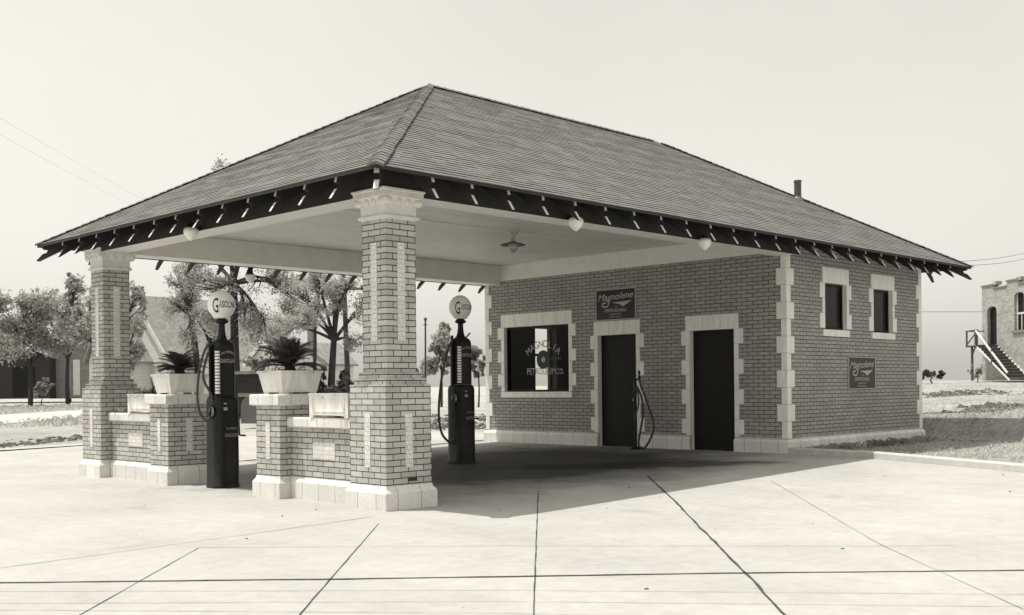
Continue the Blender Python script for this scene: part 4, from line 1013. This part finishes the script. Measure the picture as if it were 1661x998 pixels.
m = MB(); fbox(m, f, .62, .2, 2.12, 1.72, .24, 4.5); m.build('door', 'door', b)
m = MB(); fbox(m, f, 3.7, .2, 2.85, 4.75, .22, 5.1); wn = m.build('window', 'door', b)
m = MB()
for a0, a1, c0, c1 in ((3.72, 3.8, 2.85, 4.95), (4.65, 4.73, 2.85, 4.95), (3.8, 4.65, 3.75, 3.85), (4.2, 4.26, 2.85, 3.75)): fbox(m, f, a0, .14, c0, a1, .19, c1)
m.build('sash', 'paintwood', wn); m = MB(); fbox(m, f, 3.55, -.1, 2.70, 4.9, .1, 2.84); m.build('sill', 'coping', wn)
sx = thing('outside_stair', 'wooden outside stair with white handrail and landing against the pale brick building', 'stairs', tuple(f(1, -.6, 0)))
m = MB(); fbox(m, f, .3, -1.2, 2.0, 1.9, -.02, 2.1); m.build('landing', 'oldwood', sx)
m = MB(); ns = 11
for k in range(ns):
    z = 2.1 - (k + 1) * 2.1 / (ns + 1); a0 = 1.9 + k * .30; fbox(m, f, a0, -1.25, z - .045, a0 + .34, -.03, z, 1); fbox(m, f, a0 + .0, -1.2, z + .0, a0 + .02, -.05, z + .13)
m.build('treads', ['oldwood', 'coping'], sx)
m = MB()
for bb in (-1.3, -.04): m.bar(f(1.9, bb, 1.95), f(1.9 + ns * .3 + .3, bb, .0), .05, 0, .09)
m.build('stringer', 'paintwood', sx)
m = MB(); m.bar(f(1.75, -1.32, 2.95), f(1.9 + ns * .3 + .1, -1.32, .42), .08, 0, .09); m.build('handrail', 'paintwood', sx)
m = MB(); m.bar(f(1.75, -1.32, 2.1), f(1.75, -1.32, 3.0), .09); m.bar(f(3.6, -1.32, .9), f(3.6, -1.32, 1.75), .07); m.build('newel_post', 'oldwood', sx)
m = MB()
for aa, bb in ((.35, -1.15), (1.6, -1.15)): m.bar(f(aa, bb, 2.1), f(aa, bb, 3.0), .08)
m.bar(f(.35, -1.15, 2.96), f(1.7, -1.15, 2.98), .07); m.bar(f(.35, -1.15, 2.15), f(1.6, -1.15, 2.9), .05); m.bar(f(.35, -1.15, 2.96), f(.35, -.05, 2.96), .06); m.build('landing_rail', 'oldwood', sx)
m = MB(); m.bar(f(.9, -1.1, 0), f(.9, -1.1, 2.0), .11); m.bar(f(.9, -1.1, 1.5), f(1.3, -1.1, 2.0), .06); m.build('landing_post', 'oldwood', sx)
# gabled house, left
def gable_house(name, label, u, v, depth, wdir, a1, dpt, eave, ridge, mats, over=.25, zb=None, cat='house'):
    f = frame_at(u, v, depth, wdir); t = thing(name, label, cat, tuple(f(0, 0, 0)))
    m = MB(); h = a1 / 2
    m.add([f(0, 0, 0), f(a1, 0, 0), f(a1, 0, eave), f(h, 0, ridge), f(0, 0, eave)], [(0, 1, 2, 3, 4)]); m.add([f(0, dpt, 0), f(a1, dpt, 0), f(a1, dpt, eave), f(h, dpt, ridge), f(0, dpt, eave)], [(4, 3, 2, 1, 0)])
    m.add([f(0, 0, 0), f(0, dpt, 0), f(0, dpt, eave), f(0, 0, eave)], [(0, 1, 2, 3)]); m.add([f(a1, 0, 0), f(a1, dpt, 0), f(a1, dpt, eave), f(a1, 0, eave)], [(3, 2, 1, 0)])
    m.build('wall', mats[0], t)
    m = MB(); sl = (ridge - eave) / h
    for s_ in (-1, 1):
        e_ = h + over
        p = [f(h, -over, ridge + .02), f(h + s_ * e_, -over, ridge + .02 - sl * e_), f(h + s_ * e_, dpt + over, ridge + .02 - sl * e_), f(h, dpt + over, ridge + .02)]
        m.add(p + [q + np.array((0, 0, .14)) for q in p], [(0, 1, 2, 3), (4, 7, 6, 5), (0, 4, 5, 1), (1, 5, 6, 2), (2, 6, 7, 3)])
    rf_ = m.build('roof', mats[1], t)
    m = MB()
    for s_ in (-1, 1): m.bar(f(h, -over - .03, ridge + .06), f(h + s_ * (h + over), -over - .03, ridge + .06 - sl * (h + over)), .08, 0, .3)
    m.build('barge_board', 'paintwood', rf_)
    return t, f
t, f = gable_house('gabled_house', 'pale gabled house with an arched dark window left of the front pump', 170, 652, 85, (.80, .60), 8.2, 11, 3.3, 7.9, ('housewhite', 'oldroof'))
m = MB(); fbox(m, f, 2.75, -.03, 3.4, 3.35, .02, 4.9); fbox(m, f, 2.0, -.03, 3.4, 2.5, .02, 4.9); m.build('window', 'door', t)
m = MB(); 
P0 = [f(1.2, -2.4, 3.1), f(3.2, -2.4, 6.3), f(6.1, -2.4, 3.1)]
m.add([f(1.5, -2.2, 0), f(6.0, -2.2, 0), f(6.0, -2.2, 3.2), f(3.4, -2.2, 6.3), f(1.5, -2.2, 3.2)], [(0, 1, 2, 3, 4)])
m.add([f(6.0, -2.2, 0), f(6.0, 0, 0), f(6.0, 0, 3.2), f(6.0, -2.2, 3.2)], [(0, 1, 2, 3)]); m.add([f(1.5, -2.2, 0), f(1.5, 0, 0), f(1.5, 0, 3.2), f(1.5, -2.2, 3.2)], [(0, 1, 2, 3)])
pw = m.build('porch_wall', 'housewhite', t)
m = MB()
for A, B in (((3.4, 6.4), (6.4, 2.85)), ((3.4, 6.4), (1.15, 2.85))):
    p = [f(A[0], -2.5, A[1]), f(B[0], -2.5, B[1]), f(B[0], 0, B[1]), f(A[0], 0, A[1])]; m.add(p + [q + np.array((0, 0, .15)) for q in p], [(0, 1, 2, 3), (4, 7, 6, 5), (0, 4, 5, 1), (1, 5, 6, 2), (2, 6, 7, 3)])
m.build('porch_roof', 'oldroof', pw)
m = MB(); fbox(m, f, 2.6, -2.24, 2.6, 3.3, -2.18, 4.2); m.build('arched_window', 'door', pw)
t, f = gable_house('barn', 'low dark wooden barn at the left edge behind the street trees', -70, 648, 100, (1, .02), 8.6, 9, 4.0, 5.6, ('barn', 'barn'), cat='barn')
m = MB(); fbox(m, f, 5.2, -.06, 0.2, 7.2, .0, 2.9); m.build('door', 'door', t)
t, f = gable_house('clapboard_shed', 'grey clapboard shed with a pale door right of the dark barn', 80, 647, 101, (1, -.12), 5.2, 8, 4.3, 5.4, ('clap', 'oldroof'), cat='shed')
m = MB(); fbox(m, f, 2.15, -.06, 0.3, 2.75, .0, 3.6); m.build('door', 'paintwood', t)
t, f = gable_house('white_house', 'white house with a dark chimney seen through the trees', 404, 640, 78, (.8, .6), 3.4, 7, 2.2, 3.6, ('housewhite', 'oldroof'))
m = MB(); fbox(m, f, 2.6, 3.2, 2.5, 3.05, 3.7, 4.9); m.build('chimney', 'coping', t)
# low dark shed and grey sheet-metal tank behind the front pump
f = frame_at(388, 676, 40, (1, .1)); t = thing('low_shed', 'low dark shed with a pale roof edge behind the front gasoline pump', 'shed', tuple(f(0, 0, 0)))
m = MB(); fbox(m, f, 0, 0, -.1, 2.3, 2.5, 1.55); m.build('wall', 'barn', t); m = MB(); fbox(m, f, -.12, -.15, 1.55, 2.45, 2.7, 1.66); m.build('roof', 'oldroof', t)
m = MB(); fbox(m, f, -.02, -.05, .72, 2.33, -.001, .86); m.build('rail', 'oldroof', t)
f = frame_at(391, 690, 32, (1, .15)); t = thing('metal_tank', 'grey rounded sheet metal tank low behind the front pump crank', 'tank', tuple(f(0, 0, 0)))
m = MB(); pts = [(0, 0), (0, .5), (.04, .66), (.14, .76), (.3, .8), (.9, .8), (1.05, .74), (1.1, .6), (1.1, 0)]
m.add([f(a, 0, c + .05) for a, c in pts] + [f(a, .7, c + .05) for a, c in pts], [tuple(range(9)), tuple(range(17, 8, -1))] + [(i, (i + 1) % 9, 9 + (i + 1) % 9, 9 + i) for i in range(9)]); m.build('shell', 'greymetal', t)
m = MB(); m.tube([f(.3, .35, .84), f(.3, .35, .93)], .06, 10); m.build('filler_cap', 'pipe', t)

# ------------------------------------------------------------------ grass, rubble (uncountable)
def scatter_blades(n_, pick, h0, h1, name, mat, wd=.006):
    m = MB(); V = []; 
    for _ in range(n_):
        x, y = pick()
        if x is None: continue
        z = ground_z(x, y) - .015; az = random.uniform(0, 6.28); h = random.uniform(h0, h1); le = random.uniform(.4, 1.8) * h
        cx, sy = math.cos(az), math.sin(az); w_ = wd * random.uniform(.7, 1.5); b2 = az + 1.57 + random.uniform(-.5, .5)
        dx, dy = math.cos(b2) * w_, math.sin(b2) * w_
        V += [(x - dx, y - dy, z), (x + dx, y + dy, z), (x + cx * le * .5, y + sy * le * .5, z + h * .8), (x + cx * le, y + sy * le, z + h)]
    m.v = V; k = len(V) // 4; m.f = [(4 * i, 4 * i + 1, 4 * i + 2) for i in range(k)] + [(4 * i + 1, 4 * i + 3, 4 * i + 2) for i in range(k)]; m.m = [0] * (2 * k); m.sm = [False] * (2 * k)
    return struct(m.build(name, mat, uv=False), 'stuff')
def in_lawn():
    for _ in range(30):
        d = 14 + 50 * random.random() ** 1.7; la = random.uniform(.22, .5) * d
        p = CAM[:2] + FW2 * d + RT2 * la
        if p[1] < Y0 - .1 and p[0] < kerb_x(max(p[1], -13.4)) + .2: continue
        if X0 - .1 < p[0] < X1 + .08 and Y0 - .08 < p[1] < Y1 + .1: continue
        if p[0] < 8.8: 
            if p[1] > Y0 - .1 or p[0] < kerb_x(max(p[1], -13.4)) + .2: continue
        if random.random() < .5 and math.sin(p[0] * 1.9) * math.sin(p[1] * 2.3 + p[0]) < 0: continue
        return p[0], p[1]
    return None, None
scatter_blades(21000, in_lawn, .015, .065, 'grass', 'grass', .009)
def on_bank():
    return random.uniform(14.0, 15.9), random.uniform(-.75, 3.5)
scatter_blades(6000, on_bank, .008, .032, 'grass', 'bank_shade', .005)  # dark blades kept inside the roof shadow, added to deepen it
def by_wall():
    x = random.uniform(9.0, 14.0) if random.random() < .4 else random.choice((9.4, 10.1, 10.3, 11.6, 12.4, 13.3)) + random.gauss(0, .12); return x, Y0 - .08 - abs(random.gauss(0, .16))
scatter_blades(700, by_wall, .03, .15, 'grass', 'leaf', .008)
def verge():
    d = random.uniform(36, 75); la = random.uniform(-.5, -.2) * d; p = CAM[:2] + FW2 * d + RT2 * la
    e = (p - lo0) @ np.array((-ld[1], ld[0])); return (p[0], p[1]) if e < -1 or e > 6 else (None, None)
scatter_blades(9000, verge, .05, .28, 'grass', 'grass', .03)
def clods(n_, pick, s0, s1, name, mat='clod'):
    m = MB()
    for _ in range(n_):
        x, y = pick()
        if x is None: continue
        s = random.uniform(s0, s1) * random.choice((.5, .7, 1, 1.4)); z = ground_z(x, y); vs = []
        for dx, dy, dz in ((-1, -1, -.4), (1, -1, -.4), (1, 1, -.4), (-1, 1, -.4), (-.6, -.6, .6), (.6, -.6, .7), (.6, .6, .5), (-.6, .6, .8)):
            vs.append((x + s * dx * random.uniform(.5, 1.2), y + s * dy * random.uniform(.5, 1.2), z + s * .7 * dz * random.uniform(.5, 1.2)))
        m.add(vs, [(4, 5, 6, 7), (0, 1, 5, 4), (1, 2, 6, 5), (2, 3, 7, 6), (3, 0, 4, 7)])
    return struct(m.build(name, mat, uv=False), 'stuff')
def edge_rubble():
    r_ = random.random()
    if r_ < .5:    # dirt left by the excavation along the street side of the drive
        t = random.uniform(-3, 3.5) ; a_ = np.array((2.3, 16.9)) + np.array((.88, .47)) * t * 2.0
        a_ = a_ + np.array((-.47, .88)) * abs(random.gauss(0, .8)); return a_[0], a_[1]
    u = random.uniform(640, 800); v = random.uniform(678, 707); d = 1.34 * FPX / (v - 626.5); p = P(u, v, d); return p[0], p[1]
clods(1500, edge_rubble, .025, .075, 'rubble')
def mound():
    k = random.choice(((1530, 650, 40, 2.0), (1550, 658, 37, .9), (1600, 655, 38, 3.5), (1640, 700, 25, 1.5), (1650, 672, 27, 1.3)))
    b_ = P(k[0], k[1], k[2]); return b_[0] + random.gauss(0, k[3] * .5), b_[1] + random.gauss(0, k[3] * .5)
clods(1100, mound, .03, .095, 'rubble')

def on_drive():
    x, y = random.uniform(-6, 8), random.uniform(-6, 3.5); return (x, y) if (x - y * .2) > -7 else (None, None)
gv = MB()
for _ in range(38):
    x, y = on_drive()
    if x is None or x > kerb_x(y) - .1 if y < .26 else x > 8.4: continue
    r_ = random.choice((.005, .007, .009, .014)); gv.ellipsoid((x, y, zs(x) + r_ * .2), r_ * random.uniform(.7, 1.6), r_, r_ * .5, 6, 4)
struct(gv.build('litter', 'clod', uv=False), 'stuff')
